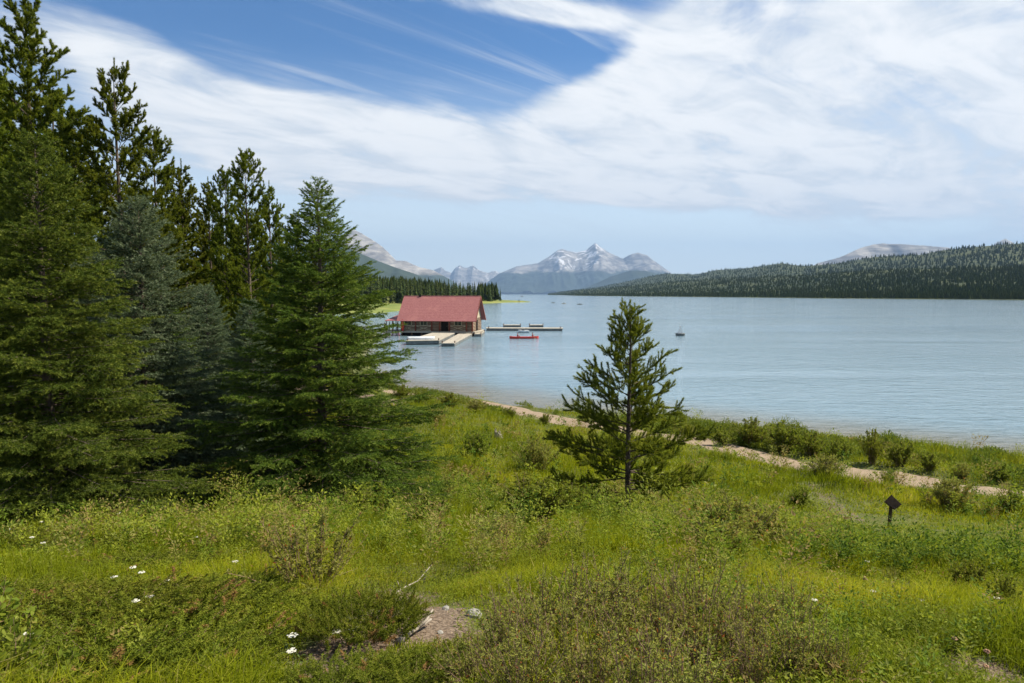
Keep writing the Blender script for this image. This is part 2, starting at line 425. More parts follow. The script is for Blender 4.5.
mx_ = axis([(-900,-150,30,.6),(-150,40,100,1)]); my_ = axis([(225,720,110,1),(720,2100,40,1.6)])
tag(link('far_meadow', grid_mesh('far_meadow', mx_, my_, h_meadow, m)), 'low grassy shore across the bay with a thin green spit', kind='structure')

# forested hills on the right, as columns of land seen from the outlet
m_hill, t, out = new_mat('forest_floor'); g = coords(t); n = t.noise(g, .012, 5, .6)
c = t.mix(t.ramp(n, .4, .6), (.018,.030,.012), (.05,.062,.022)); principled(t, out, c, .95, .1)
HS_PX = np.array([540,554,575,600,630,682,760,823,900,960,1024,1100,1300,1600])
HS_D = np.array([6000,5200,3300,2700,2250,1900,1500,1250,1080,980,900,860,900,1000.])
SK1_PX = np.array([540,554,575,630,663,696,730,760,805,833,871,918,960,1024,1100,1300,1600])
SK1_Y = np.array([294,292,289,284.5,280.5,278.5,275.5,275,272,270,267,265,264,263,262,258,262.])
SK2_PX = np.array([540,600,630,663,696,715,743,781,805,833,871,918,942,994,1024,1100,1300,1600])
SK2_Y = np.array([294,286,280,272.5,273.5,269,267,262,264.5,262,255.5,253,248,243,241,238,236,244.])
def hill_mesh(name, spx, sky, d0f, d1f, tree, nz, lab, rr=26):
    az = np.linspace(548, 1500, 210); u = np.r_[-.12, np.linspace(0, 1, 44), np.linspace(1.06, 1.6, 8)]
    V = []
    for p in az:
        d0 = d0f(p); d1 = d1f(p); zr = CAMZ+(294-np.interp(p, spx, sky))/683*d1-tree
        for q in u:
            d = d0+(d1-d0)*q; x = (p-512)/683*d
            e = q**1.35 if 0 < q <= 1 else (0 if q <= 0 else 1-.9*(q-1)**1.3)
            z = .6+max(zr, 0)*e if q >= 0 else -3
            if 0.08 < q: z += rr*min(1, zr/60)*min(q,1)*(1-abs(min(q,1)-.5)*1.6)*(fbm(x*.004, d*.004, nz, 4)-.45)
            V.append((x, d, z))
    n = len(u); i = np.arange((len(az)-1)*n).reshape(-1,n)[:, :-1].ravel()
    V = np.array(V); o = link(name, mesh_np(name, V, np.stack([i,i+n,i+n+1,i+1],1), m_hill, smooth=True))
    tag(o, lab, kind='structure'); return V, n
D0 = lambda p: np.interp(p, HS_PX, HS_D)
VH1, nH1 = hill_mesh('forest_hill', SK1_PX, SK1_Y, D0, lambda p: D0(p)*1.75, 12, 31, 'low forested hill along the far right shore')
VH2, nH2 = hill_mesh('high_forest_hill', SK2_PX, SK2_Y, lambda p: D0(p)*1.6, lambda p: D0(p)*3.0+400, 12, 41, 'higher forested ridge rising behind the right shore', 40)

# mountains: ridge lines with spurs, real height and depth
m_rock, t, out = new_mat('mountain_rock'); g = coords(t)
ge = t.new('ShaderNodeNewGeometry'); sz = t.new('ShaderNodeSeparateXYZ'); t.l.new(ge.outputs['Normal'], sz.inputs[0])
n = t.noise(t.mapping(g, rot=(0,R(14),0), scale=(.6,.6,2.4)), .0030, 9, .68, .6); n2 = t.noise(g, .0018, 6, .6)
c = t.mix(t.ramp(n, .35, .68), (.10,.10,.102), (.34,.325,.305))
fl = attr(t, 'forest'); c = t.mix(t.ramp(t.math('ADD', fl, t.math('MULTIPLY', t.math('SUBTRACT', n2, .5), .8)), .45, .62), c, (.030,.045,.028))
n3 = t.noise(t.mapping(g, rot=(0, R(25), 0), scale=(1.3,1.3,.8)), .0026, 7, .62, .8)
sn = t.math('MULTIPLY', t.ramp(attr(t, 'snow'), .05, .5), t.ramp(n3, .52, .58)); c = t.mix(t.math('MULTIPLY', sn, .85), c, (.74,.76,.80))
principled(t, out, c, .9, .1)
def mountain(name, prof, D, W, seed, lab, snow=None, forest=.35, rough=.24, nx=240, ny=130):
    prof = np.array(prof, float); px = np.linspace(prof[0,0], prof[-1,0], nx); py = np.interp(px, prof[:,0], prof[:,1])
    X0 = (px-512)/683*D; top = np.maximum(CAMZ+(294-py)/683*D, 0); vv = np.linspace(-1, 1, ny)
    # the crest wanders back and forth so that spurs and bowls face the lake
    crest = W*.35*(fbm(X0/W*1.6, X0*0, seed, 3)-.5)*2
    XX, VV = np.meshgrid(X0, vv); TT, _ = np.meshgrid(top, vv); CC, _ = np.meshgrid(crest, vv)
    yy = VV*W; q = np.abs(yy-CC)/W
    sp = fbm(XX/W*3.0, yy/W*1.5, seed+5, 5, True)
    fall = np.clip(1-q*(.75+.5*sp), 0, 1)**1.15
    Z = TT*fall
    Z += TT.max()*rough*(fbm(XX/W*4, yy/W*4, seed+9, 6, True)-.62)*np.clip(q*3.0, 0, 1)*np.clip(fall*3, 0, 1)
    Z = np.where(fall <= 0.001, -20, Z)
    V = np.stack([XX.ravel(), (D+yy).ravel(), Z.ravel()], 1)
    i = np.arange((ny-1)*nx).reshape(-1,nx)[:, :-1].ravel(); F = np.stack([i,i+1,i+nx+1,i+nx],1)
    rel = (Z/np.maximum(TT.max(), 1)).ravel()
    sw_ = np.zeros(len(V))
    if snow:
        P = 512+683*V[:,0]/V[:,1]
        for (c0, r0, lo) in snow: sw_ = np.maximum(sw_, np.exp(-((P-c0)/r0)**2)*sstep(lo-.12, lo+.18, rel))
    fo = sstep(forest+.22, forest-.18, rel)
    tag(link(name, mesh_np(name, V, F, m_rock, smooth=True, attrs={'snow': sw_, 'forest': fo})), lab, kind='structure')
mountain('mountain_massif', [(478,294),(491,280),(500,274),(516,267.5),(537,264),(549,257),(555,252),(560,250.5),(565,252),(574,254),(583,252),(588,248),(592,244.5),(597,248.5),(604,253),(618,260),(625,256),(632,254.5),(640,257),(646,262),(660,271),(672,282),(690,294)],
         27000, 4600, 3, 'hazy grey snow patched massif at the head of the lake', snow=[(560,14,.60),(588,13,.66),(578,20,.48)], forest=.40)
mountain('mountain_slope', [(560,294),(590,286),(612,276),(630,270.5),(645,271),(662,276),(690,283),(720,290),(740,294)], 16000, 2000, 13, 'hazy dark blue wooded slope in front of the massif', forest=1.3, rough=.12)
mountain('mountain_range', [(425,274),(435,269),(442,267),(446,271),(452,273),(456,268),(460,265.5),(464,267.5),(468,268),(474,265.5),(479,270),(484,272),(488,273),(495,270.5),(505,276),(520,286),(530,294)],
         31000, 3600, 17, 'faint jagged far range with snow fields', snow=[(474,4,.75),(492,6,.45),(458,3,.85)], forest=.1, rough=.2)
mountain('mountain_peak', [(130,294),(200,282),(290,262),(310,252),(330,243),(342,236),(347,231.5),(353,229),(359,232),(365,236),(372,240),(379,245),(386,252),(393,259.5),(403,260),(409,263),(416,266),(431,269.5),(450,280),(470,294)],
         13000, 2100, 29, 'pale grey bare rock peak rising above the spruces', forest=.30, rough=.16)
mountain('mountain_foot', [(120,294),(190,270),(270,250),(300,246),(330,244),(347,246.5),(361,253),(382,262),(393,266.5),(410,272),(440,284),(460,294)], 8500, 1000, 37, 'dark blue green wooded shoulder below the bare peak', forest=1.3, rough=.1)
mountain('bald_mountain', [(790,275),(815,264),(835,257.5),(850,251),(861,247.5),(872,244.5),(885,243),(898,244),(913,246),(930,247.5),(950,252),(975,262),(1000,275)], 13000, 1600, 43, 'rounded bald grey mountain beyond the right ridge', forest=.25, rough=.08)
mountain('far_summit', [(975,250),(985,245),(992,241.5),(998,239.5),(1004,241.5),(1015,244),(1030,250)], 15000, 1000, 47, 'tiny grey summit behind the right ridge', forest=.3, rough=.1)

# haze: one even body of air over the whole place
mh = bpy.data.materials.new('air'); mh.use_nodes = True; t = NT(mh.node_tree); out = t.new('ShaderNodeOutputMaterial')
pv = t.new('ShaderNodeVolumePrincipled'); pv.inputs['Color'].default_value = (.27,.43,.70,1); pv.inputs['Density'].default_value = 3.8e-5; pv.inputs['Anisotropy'].default_value = .1
t.l.new(pv.outputs[0], out.inputs['Volume'])
b = MB(); b.box(-36000, 36000, -12000, 37000, -21.5, 2700); hz = b.build('haze', mh); tag(hz, 'thin blue summer haze over the lake', kind='stuff')
# ------------------------------------------------------------------ conifers
def tris(base, tip, wid):
    n = len(base); V = np.empty((n,3,3)); V[:,0] = base-wid; V[:,1] = base+wid; V[:,2] = tip
    return V.reshape(-1,3), np.arange(3*n).reshape(-1,3)
def perp_rand(rng, d):
    r = rng.normal(size=d.shape); r -= d*np.sum(r*d, 1, keepdims=True); return nrm(r)
def tube_np(P, Rr, n=3):
    """P: (b,k,3) polylines, Rr: (b,k) radii"""
    b, k, _ = P.shape; T = nrm(np.gradient(P, axis=1)); up = np.array([.31,.17,.93]); A = nrm(np.cross(T, up)); B = np.cross(T, A)
    an = 2*np.pi*np.arange(n)/n
    V = P[:,:,None]+Rr[:,:,None,None]*(A[:,:,None]*np.cos(an)[None,None,:,None]+B[:,:,None]*np.sin(an)[None,None,:,None])
    idx = np.arange(b*k*n).reshape(b,k,n); a = idx[:,:-1]; c = idx[:,1:]
    F = np.stack([a, np.roll(a,-1,2), np.roll(c,-1,2), c], -1).reshape(-1,4)
    return V.reshape(-1,3), F
def conifer(seed, H, Rad, kind, N, nl, nw, z0=.04, dens=1.0, power=.85, lean=0.0):
    rng = np.random.default_rng(seed)
    if kind == 'spruce':
        nb = int(H*36*dens); u = (np.arange(nb)+rng.random(nb))/nb; z = H*(z0+(.985-z0)*u**1.22)
        az = np.arange(nb)*2.39996+rng.normal(0,.35,nb)
    else:
        ws = .34/dens*(H/8)**.5; nw_ = int(H*(1-z0)/ws); zz = H*z0+np.arange(nw_)*ws; per = 5
        z = np.repeat(zz, per)+rng.normal(0,.05,nw_*per); az = np.tile(np.arange(per)*2*np.pi/per, nw_)+np.repeat(rng.random(nw_)*6.28, per)+rng.normal(0,.25,nw_*per)
        keep = (z < H*.975)&(rng.random(len(z)) > .12); z = z[keep]; az = az[keep]; nb = len(z)
    f = np.clip(z/H, 0, 1); rel = (f-z0)/(1-z0)
    lump = (.80+.30*rng.random(nb)) if kind == 'spruce' else (.72+.5*rng.random(nb))
    if kind == 'spruce':
        L = (Rad*np.clip(1-rel,0,1)**power*lump*np.clip(.75+rel*6,0,1)+.10); e = R(-6)+R(52)*rel**1.6+rng.normal(0,.07,nb); c1 = np.where(rel < .6, -.04, .0)/np.maximum(L,.3)*1.2; c2 = .05/np.maximum(L,.3)**2*L
    else:
        pf = np.clip(1-rel,0,1)**power if H > 8 else np.interp(rel, [0,.08,.2,.33,.45,.62,.8,.93,1], [.86,1.0,.95,.72,.46,.35,.20,.08,.02])
        L = Rad*pf*np.clip((1 if H < 8 else .55)+rel*2.2,0,1)*lump*(1+(.55 if H > 8 else .30)*(rng.random(nb)-.5))+.12; e = (R(8) if H > 8 else R(-3))+R(45)*rel**(1.2 if H > 8 else .9)+rng.normal(0,.13,nb); L = L if H > 8 else np.minimum(L, 2.15); c1 = .10/np.maximum(L,.3)*np.ones(nb); c2 = 0*L
    ca, sa = np.cos(az), np.sin(az)
    def ev(b, s):
        ce, se = np.cos(e[b]), np.sin(e[b]); r = s*ce; zz = z[b]+s*se+c1[b]*s*s+c2[b]*s*s*s*.6
        P = np.stack([r*ca[b]+lean*z[b]*0, r*sa[b], zz], 1)
        T = nrm(np.stack([ce*ca[b], ce*sa[b], se+2*c1[b]*s+1.8*c2[b]*s*s], 1)); S = np.stack([-sa[b], ca[b], 0*s], 1); U = np.cross(T, S)
        return P, T, S, U
    # twigs
    step = (.078 if kind == 'spruce' else .085 if H < 8 else .046)*(H/8)**.7
    cnt = np.maximum((L/step).astype(int), 2); b = np.repeat(np.arange(nb), cnt)
    k = np.arange(len(b))-np.repeat(np.cumsum(cnt)-cnt, cnt); q = (k+rng.random(len(b)))/cnt[b]
    q = (.12+.88*q) if kind == 'spruce' else (.30+.70*q) if H > 8 else (.14+.86*q)
    s = q*L[b]; P, T, S, U = ev(b, s); side = np.where(k%2 == 0, 1., -1.)
    if kind == 'spruce':
        a = R(52)+rng.normal(0,.15,len(b)); tl = np.clip((L[b]-s)*.5+.10, .06, .60*(H/8)**.6)*(.6+.6*rng.random(len(b)))
        d = nrm(T*np.cos(a)[:,None]+S*(side*np.sin(a))[:,None]+U*rng.normal(-.10,.16,len(b))[:,None])
    else:
        a = R(46)+rng.normal(0,.2,len(b)); phi = rng.random(len(b))*6.28; tl = ((.15+.20*rng.random(len(b))) if H < 8 else (.11+.16*rng.random(len(b))))*np.clip(.5+.5*(L[b]/.8),.55,1.15)*(H/6)**.15
        d = T*np.cos(a)[:,None]+(S*np.cos(phi)[:,None]+U*np.sin(phi)[:,None])*np.sin(a)[:,None]; d[:,2] += (.38 if H > 8 else .36); d = nrm(d)
    # second order twigs on the longer ones, and the branch ends and the leader themselves
    lead_b = np.repeat(np.arange(nb), 3); lq = np.tile([.35,.58,.80], nb); Pl, Tl, Sl, Ul = ev(lead_b, L[lead_b]*lq)
    tw_p = [P, Pl, np.array([[0,0,H*.955]])]; tw_d = [d, Tl, np.array([[0.02,0.,1.]])]; tw_l = [tl, L[lead_b]*.25+.05, np.array([H*.045])]
    w = tl > (.16 if kind == 'spruce' else .26 if H < 8 else .20)
    for rep in range(2 if kind == 'spruce' else 1):
        i = np.where(w)[0]; tt = .25+.65*rng.random(len(i)); sd = np.where(rng.random(len(i)) < .5, 1., -1.)
        sub = nrm(d[i]*.72+np.cross(U[i], d[i])*(sd*.66)[:,None]+rng.normal(0,.10,(len(i),3)))
        tw_p.append(P[i]+d[i]*(tl[i]*tt)[:,None]); tw_d.append(sub); tw_l.append((tl[i]*(1-tt)*.75+.05))
    P = np.concatenate(tw_p); d = np.concatenate(tw_d); l = np.concatenate(tw_l)
    tr = rng.random(len(P))
    wgt = l/l.sum(); i = rng.choice(len(P), N, p=wgt); t_ = rng.random(N)
    if kind == 'pine': t_ = 1-(1-t_)*.85
    pos = P[i]+d[i]*(l[i]*t_)[:,None]; sag = (-.10 if kind == 'spruce' else .12)*l[i]*t_**2; pos[:,2] += sag
    pr = perp_rand(rng, d[i]); ang = R(48 if kind == 'spruce' else 42)+rng.normal(0,.2,N)
    nd = nrm(d[i]*np.cos(ang)[:,None]+pr*np.sin(ang)[:,None]); ln = nl*(.7+.6*rng.random(N))
    wd = perp_rand(rng, nd)*(nw*.5)
    V, F = tris(pos, pos+nd*ln[:,None], wd)
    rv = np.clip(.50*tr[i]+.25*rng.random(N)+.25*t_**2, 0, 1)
    rnd = np.repeat(rv, 3)
    # bare branch wood
    K = 5; bb = np.repeat(np.arange(nb), K); ss = np.tile(np.linspace(0,.80,K), nb)*L[bb]; Pb = ev(bb, ss)[0].reshape(nb,K,3)
    r0 = (.004+.006*L)*(1 if kind == 'spruce' else 1.5); Rr = r0[:,None]*np.linspace(1,.3,K)[None]
    Vw, Fw = tube_np(Pb, Rr)
    j = rng.choice(len(P), min(len(P), 7000), replace=False)
    V2, F2 = tris(P[j], P[j]+d[j]*(l[j]*.9)[:,None], perp_rand(rng, d[j])*.006*(H/8)**.5)
    VV = np.concatenate([V, Vw, V2]); n0, n1 = len(V), len(V)+len(Vw)
    mi = np.r_[np.zeros(len(F)), np.ones(len(F2)), np.ones(len(Fw))]
    return VV, [np.concatenate([F, F2+n1]), Fw+n0], mi, np.r_[rnd, np.full(len(Vw)+len(V2), .5)]
bark = simple_mat('spruce_bark', (.075,.055,.042), (.17,.14,.115), 14, .95, .1, (1,1,.3), .9, .03)
pine_bark = simple_mat('pine_bark', (.055,.042,.032), (.15,.12,.095), 14, .95, .1, (1,1,.3), .9, .03)
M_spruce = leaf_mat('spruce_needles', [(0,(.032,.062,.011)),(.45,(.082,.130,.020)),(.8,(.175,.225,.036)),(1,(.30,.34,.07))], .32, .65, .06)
M_blue = leaf_mat('blue_spruce_needles', [(0,(.042,.068,.032)),(.5,(.100,.138,.076)),(1,(.260,.305,.19))], .24, .65, .08)
M_pine = leaf_mat('pine_needles', [(0,(.070,.105,.011)),(.5,(.145,.190,.020)),(.85,(.225,.260,.034)),(1,(.28,.24,.06))], .42, .65, .06)
M_tall = leaf_mat('tall_pine_needles', [(0,(.055,.085,.009)),(.5,(.130,.165,.018)),(.9,(.205,.225,.030)),(1,(.25,.21,.05))], .42, .65, .06)
def trunk_mesh(name, H, r, seed, mat, top=.97):
    rng = random.Random(seed); mb = MB(); n = 14; pts = []; rs = []
    for i in range(n):
        f = i/(n-1); pts.append((.012*H*.3*math.sin(f*7+seed)*f, .012*H*.3*math.cos(f*5+seed)*f, -.25+(H*top+.25)*f)); rs.append(max(r*(1-f)**.85*(1+.5*math.exp(-f*18))+.006, .006))
    mb.tube(pts, rs, 9); return mb.mesh(name, mat, True)
TREES = {}
def tree_kind(key, seed, H, Rad, kind, N, nl, nw, mat, bk, r, **kw):
    V, F, mi, rnd = conifer(seed, H, Rad, kind, N, nl, nw, **kw)
    TREES[key] = (mesh_np('crown', V, F, [mat, bk], mi, rnd), trunk_mesh('trunk', H, r, seed, bk), H)
def plant_tree(name, key, loc, height, rz, label, group=None, cat='tree', fat=1.0, lean=(0,0)):
    cr, tk, H = TREES[key]; o = empty(name, loc, rz); s = height/H; o.scale = (s*fat, s*fat, s)
    o.rotation_euler = (lean[0], lean[1], rz)
    link('trunk', tk, o); link('crown', cr, o); tag(o, label, cat, group); return o
Q = 1.0
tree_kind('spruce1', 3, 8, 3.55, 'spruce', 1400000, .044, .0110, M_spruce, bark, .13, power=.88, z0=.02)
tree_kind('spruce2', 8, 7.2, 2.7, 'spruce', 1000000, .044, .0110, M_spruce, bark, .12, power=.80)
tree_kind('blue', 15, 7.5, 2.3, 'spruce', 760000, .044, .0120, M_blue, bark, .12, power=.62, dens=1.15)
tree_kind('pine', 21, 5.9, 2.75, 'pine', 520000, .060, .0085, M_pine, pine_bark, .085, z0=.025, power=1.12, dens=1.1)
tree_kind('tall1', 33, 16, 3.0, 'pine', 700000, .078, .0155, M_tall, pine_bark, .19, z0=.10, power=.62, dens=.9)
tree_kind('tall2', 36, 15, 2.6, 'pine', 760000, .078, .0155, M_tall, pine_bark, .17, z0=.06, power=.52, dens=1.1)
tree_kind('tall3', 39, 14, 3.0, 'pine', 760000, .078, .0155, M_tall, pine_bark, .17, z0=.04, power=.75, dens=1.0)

def stand(name, key, px, d, py_top, rz, label, group=None, base=None, fat=1.0, lean=(0,0)):
    x = (px-512)/683*d; z = float(h(x, d)) if base is None else base
    top = at_y(px, py_top, d).z
    return plant_tree(name, key, (x, d, z), top-z, rz, label, group, fat=fat, lean=lean)
stand('spruce', 'spruce1', 320, 17, 178, .4, 'broad dark green spruce, widest tree at the edge of the open meadow', fat=1.0)
stand('spruce', 'spruce2', 44, 13, 132, 1.9, 'green spruce with long pale leader shoot, standing in front at the left edge', fat=1.0)
stand('blue_spruce', 'blue', 142, 16.5, 198, .9, 'blue grey spruce between the two green spruces')
stand('young_pine', 'pine', 630, 18.6, 301, 5.1, 'lone young pine with open crown in the middle of the meadow')
G = 'tall pines of the forest edge'
for i, (px, d, py, key, fat, lab) in enumerate([
    (38, 27, -8, 'tall1', 1.0, 'tallest pine of the stand, its crown cut by the top of the view'),
    (124, 29, 60, 'tall1', .95, 'tall pine with a bare gappy pointed top against the white cloud'),
    (-12, 25, 52, 'tall2', 1.0, 'tall pine cut by the left side of the view'),
    (82, 33, 110, 'tall2', 1.15, 'bushy pine filling the gap between the two highest pines'),
    (160, 34, 132, 'tall2', 1.05, 'olive pine standing just right of the gappy topped pine'),
    (186, 38, 160, 'tall3', 1.0, 'slim olive pine whose tip rises left of the dark pine'),
    (212, 42, 178, 'tall3', .95, 'small distant pine tip between the olive pine and the dark pine'),
    (250, 31, 153, 'tall2', .85, 'dark double topped pine behind the broad spruce'),
    (272, 37, 182, 'tall3', .85, 'narrow pine half hidden between dark pine and broad spruce'),
    (228, 36, 172, 'tall2', .8, 'lower pine pressed against the dark double topped pine'),
    (296, 48, 210, 'tall3', .9, 'far pine seen low behind the broad spruce tip'),
    (60, 37, 80, 'tall3', 1.2, 'pine behind the tallest pine, mostly covered'),
    (8, 36, 90, 'tall2', 1.2, 'shaded pine deep in the stand at the left edge'),
    (136, 40, 175, 'tall3', 1.3, 'wide low pine behind the blue spruce'),
    (104, 44, 160, 'tall2', 1.2, 'pine deep in the stand, seen between trunks above the blue spruce'),
    (176, 47, 205, 'tall2', 1.25, 'pine far back in the stand right of the blue spruce top'),
    (206, 52, 215, 'tall3', 1.25, 'far back pine above the gravel patch'),
    (244, 56, 220, 'tall2', 1.25, 'rearmost pine glimpsed left of the broad spruce'),
    (30, 46, 120, 'tall3', 1.35, 'rearmost pine glimpsed between the left spruce and tallest pine'),
    (-60, 30, 40, 'tall3', 1.0, 'outermost pine of the stand at the left edge'),
    (318, 60, 235, 'tall3', 1.1, 'small pine by the water behind the broad spruce'),
    (280, 64, 238, 'tall2', 1.2, 'pine at the lakeside end of the stand')]):
    stand('lodgepole_pine', key, px, d, py, i*1.7+.3, lab, G, fat=fat)
for i, (px, d, py, lab) in enumerate([(206, 27, 285, 'young spruce behind the blue spruce, by the gravel'), (170, 25, 300, 'little spruce shaded by the blue spruce'),
    (95, 21, 250, 'shaded spruce behind the left spruce'), (8, 18, 230, 'dark spruce at the left edge behind the front spruce'), (250, 26, 300, 'shaded young spruce left of the broad spruce'), (-75, 13.5, 215, 'outermost young spruce at the left edge')]):
    stand('understory_spruce', 'spruce2' if i % 2 else 'blue', px, d, py, i*2.2, lab, 'young spruces under the pines')
# ------------------------------------------------------------------ the meadow
M_grass = leaf_mat('grass_blades', [(0,(.110,.150,.008)),(.45,(.220,.262,.010)),(.85,(.335,.345,.018)),(.93,(.38,.32,.09)),(1,(.44,.36,.16))], .48, .7, .04, patch=(.135,.175,.010), patch_scale=.30, objvar=0)
M_herb = leaf_mat('herb_leaves', [(0,(.085,.125,.009)),(.5,(.155,.195,.014)),(.85,(.235,.250,.024)),(.95,(.26,.18,.05)),(1,(.30,.12,.05))], .4, .7, .05, patch=(.12,.15,.018), patch_scale=.6, objvar=0)
rg = np.random.default_rng(77)
JUN = [(60,560,1.25,'juniper mat under the left spruce, dotted with white flowers'),(150,572,1.15,'juniper mat in front of the blue spruce'),(20,610,1.1,'juniper mat at the left edge'),(110,625,1.2,'bright juniper mat in the middle of the left corner'),
    (190,615,1.1,'juniper mat with red brown tips'),(170,665,1.0,'juniper mat by the bottom edge, left of the tall grass'),(80,672,.9,'juniper mat behind the corner plant with the white bloom'),(240,600,.8,'juniper mat left of the half bare shrub'),
    (362,632,.55,'dark green juniper mound on the left rim of the bare soil'),(425,684,.55,'yellow green juniper mat below the bare soil'),(345,700,.5,'juniper mat at the bottom, right of the soil pocket'),(250,540,.9,'juniper mat at the feet of the broad spruce'),(478,668,.45,'juniper tuft below the white stone'),(20,545,1.1,'juniper mat in the shade at the far left')]
JUN_P = [(hit(a, b, h), s) for a, b, s, _ in JUN]
def in_juniper(x, y):
    m = np.zeros(np.shape(x))
    for p, s in JUN_P: m = np.maximum(m, sstep(.75*s, .45*s, np.hypot(x-p.x, y-p.y)))
    return m
SIGN = hit(889, 525.5, h)
def near_soil(x, y):
    m = np.zeros(np.shape(x))
    for (c, r) in SOIL[:2]+[((SIGN.x, SIGN.y-1.4), 1.6)]: m = np.maximum(m, sstep(r*2.6, r*1.2, np.hypot(x-c[0], (y-c[1]+.5*r)*.5)))
    return m
def tallness(x, y):
    d = shore_y(x)-y
    base = .09+.07*sstep(6,16,y)+.15*fbm(x*.35, y*.35, 61, 3)+.45*np.clip(fbm(x*1.1, y*1.1, 67, 2)-.45, 0, 1)
    base = base*(.55+.9*fbm(x*.9, y*.9, 301, 3))
    base = base+.38*sstep(6.5, 2.5, d)*sstep(.0, 1.2, d)*(.35+fbm(x*.5, y*.5, 71, 2))
    return base
def meadow_points(n, y0, y1, spread=.92, margin=1.5, pw=1.0):
    y = y0*(y1/y0)**(rg.random(n)**pw); x = (rg.random(n)*2-1)*(spread*y+margin)
    keep = (h_raw(x, y) > .05)&(y < shore_y(x))
    x, y = x[keep], y[keep]
    b = bare(x, y); p = dist_line(x, y, PATHC[::4])/(PATH_W*(.85+.45*fbm(x*.8, y*.8, 15, 2)))
    cl = .35+.9*fbm(x*2.2, y*2.2, 91, 2)          # tussocks
    k = (rg.random(len(x)) > b*1.02)&(p > .62+.66*rg.random(len(x))**.6)&(rg.random(len(x)) < cl)&(rg.random(len(x)) > .6*in_juniper(x, y))
    return x[k], y[k]
def blades(n, y0, y1, w0, seg, hs=1.0):
    x, y = meadow_points(n, y0, y1); N = len(x); z = h(x, y)
    H = tallness(x, y)*(.45+.85*rg.random(N))*hs; edge = dist_line(x, y, PATHC[::4])
    H *= .25+.75*sstep(PATH_W, PATH_W+2.2, edge)
    H *= (1-.5*bare(x, y))*(1-.7*near_soil(x, y))*(1-.45*in_juniper(x, y))
    az = rg.random(N)*6.283; wv = np.stack([np.cos(az), np.sin(az), 0*az], 1)
    la = rg.random(N)*6.283; le = (.12+.95*rg.random(N)**1.5)*H
    L = np.stack([np.cos(la)*le+.08*H, np.sin(la)*le, 0*le], 1); b = np.stack([x, y, z-.02], 1)
    w = (w0*(.6+.8*rg.random(N)))[:,None]; up = np.array([0,0,1.])
    pn = np.clip((fbm(x*.45, y*.45, 101, 4)-.5)*2.2+.5, 0, 1); r = np.clip(.45*rg.random(N)+.55*pn+.05*rg.normal(size=N), 0, 1); r = np.where(rg.random(N) < .04+.14*sstep(.6,.9,fbm(x*.7, y*.7, 311, 3)), .9+.1*rg.random(N), np.minimum(r, .88))
    if seg:
        V = np.stack([b-wv*w, b+wv*w, b+L*.32-wv*w*.8+up*(H*.58)[:,None], b+L*.32+wv*w*.8+up*(H*.58)[:,None], b+L+up*(H*(1-.35*(le/H)))[:,None]], 1)
        k = 5*np.arange(N); F = np.concatenate([np.stack([k,k+1,k+3],1), np.stack([k,k+3,k+2],1), np.stack([k+2,k+3,k+4],1)])
        return V.reshape(-1,3), F, np.repeat(r, 5)
    V = np.stack([b-wv*w, b+wv*w, b+L*.8+up*H[:,None]], 1)
    return V.reshape(-1,3), np.arange(3*N).reshape(-1,3), np.repeat(r, 3)
def join(parts):
    V = []; F = []; Rn = []; o = 0
    for v, f, r in parts: V.append(v); F.append(f+o); Rn.append(r); o += len(v)
    return np.concatenate(V), np.concatenate(F), np.concatenate(Rn)
V, F, rn = join([blades(330000, 2.0, 8, .0028, True), blades(330000, 8, 20, .0065, False), blades(480000, 20, 62, .014, False, 1.1)])
tag(link('grass', mesh_np('grass', V, F, M_grass, rnd=rn)), 'thick yellow green meadow grass', kind='stuff')

def leaf_quads(pos, d, nrm_, ln, wd):
    """folded leaf: base, left, tip, right"""
    s = nrm(np.cross(nrm_, d)); m = pos+d*(ln*.45)[:,None]
    V = np.stack([pos, m-s*(wd*.5)[:,None]+nrm_*(wd*.12)[:,None], pos+d*ln[:,None]-nrm_*(ln*.08)[:,None], m+s*(wd*.5)[:,None]+nrm_*(wd*.12)[:,None]], 1)
    k = 4*np.arange(len(pos)); return V.reshape(-1,3), np.concatenate([np.stack([k,k+1,k+2],1), np.stack([k,k+2,k+3],1)])
def herbs(n, y0, y1, ll):
    x, y = meadow_points(n, y0, y1); k = fbm(x*.8, y*.8, 131, 3) > .43; x, y = x[k], y[k]; N = len(x)
    z = h(x, y)+.03+.16*rg.random(N)**1.3
    az = rg.random(N)*6.283; el = rg.uniform(-.2, .9, N); d = np.stack([np.cos(az)*np.cos(el), np.sin(az)*np.cos(el), np.sin(el)], 1)
    nn = nrm(np.stack([-np.cos(az)*np.sin(el), -np.sin(az)*np.sin(el), np.cos(el)], 1)+rg.normal(0,.25,(N,3)))
    l = ll*(.6+.9*rg.random(N)); v, f = leaf_quads(np.stack([x,y,z],1), d, nn, l, l*.42)
    r = np.clip(.55*rg.random(N)+.4*fbm(x*1.2, y*1.2, 141, 2), 0, .9); r = np.where(rg.random(N) < .02, .97, r)
    return v, f, np.repeat(r, 4)
V, F, rn = join([herbs(330000, 2.0, 7, .019), herbs(280000, 7, 20, .030), herbs(140000, 20, 60, .075)])
tag(link('ground_cover', mesh_np('ground_cover', V, F, M_herb, rnd=rn)), 'low leafy herbs growing among the grass', kind='stuff')

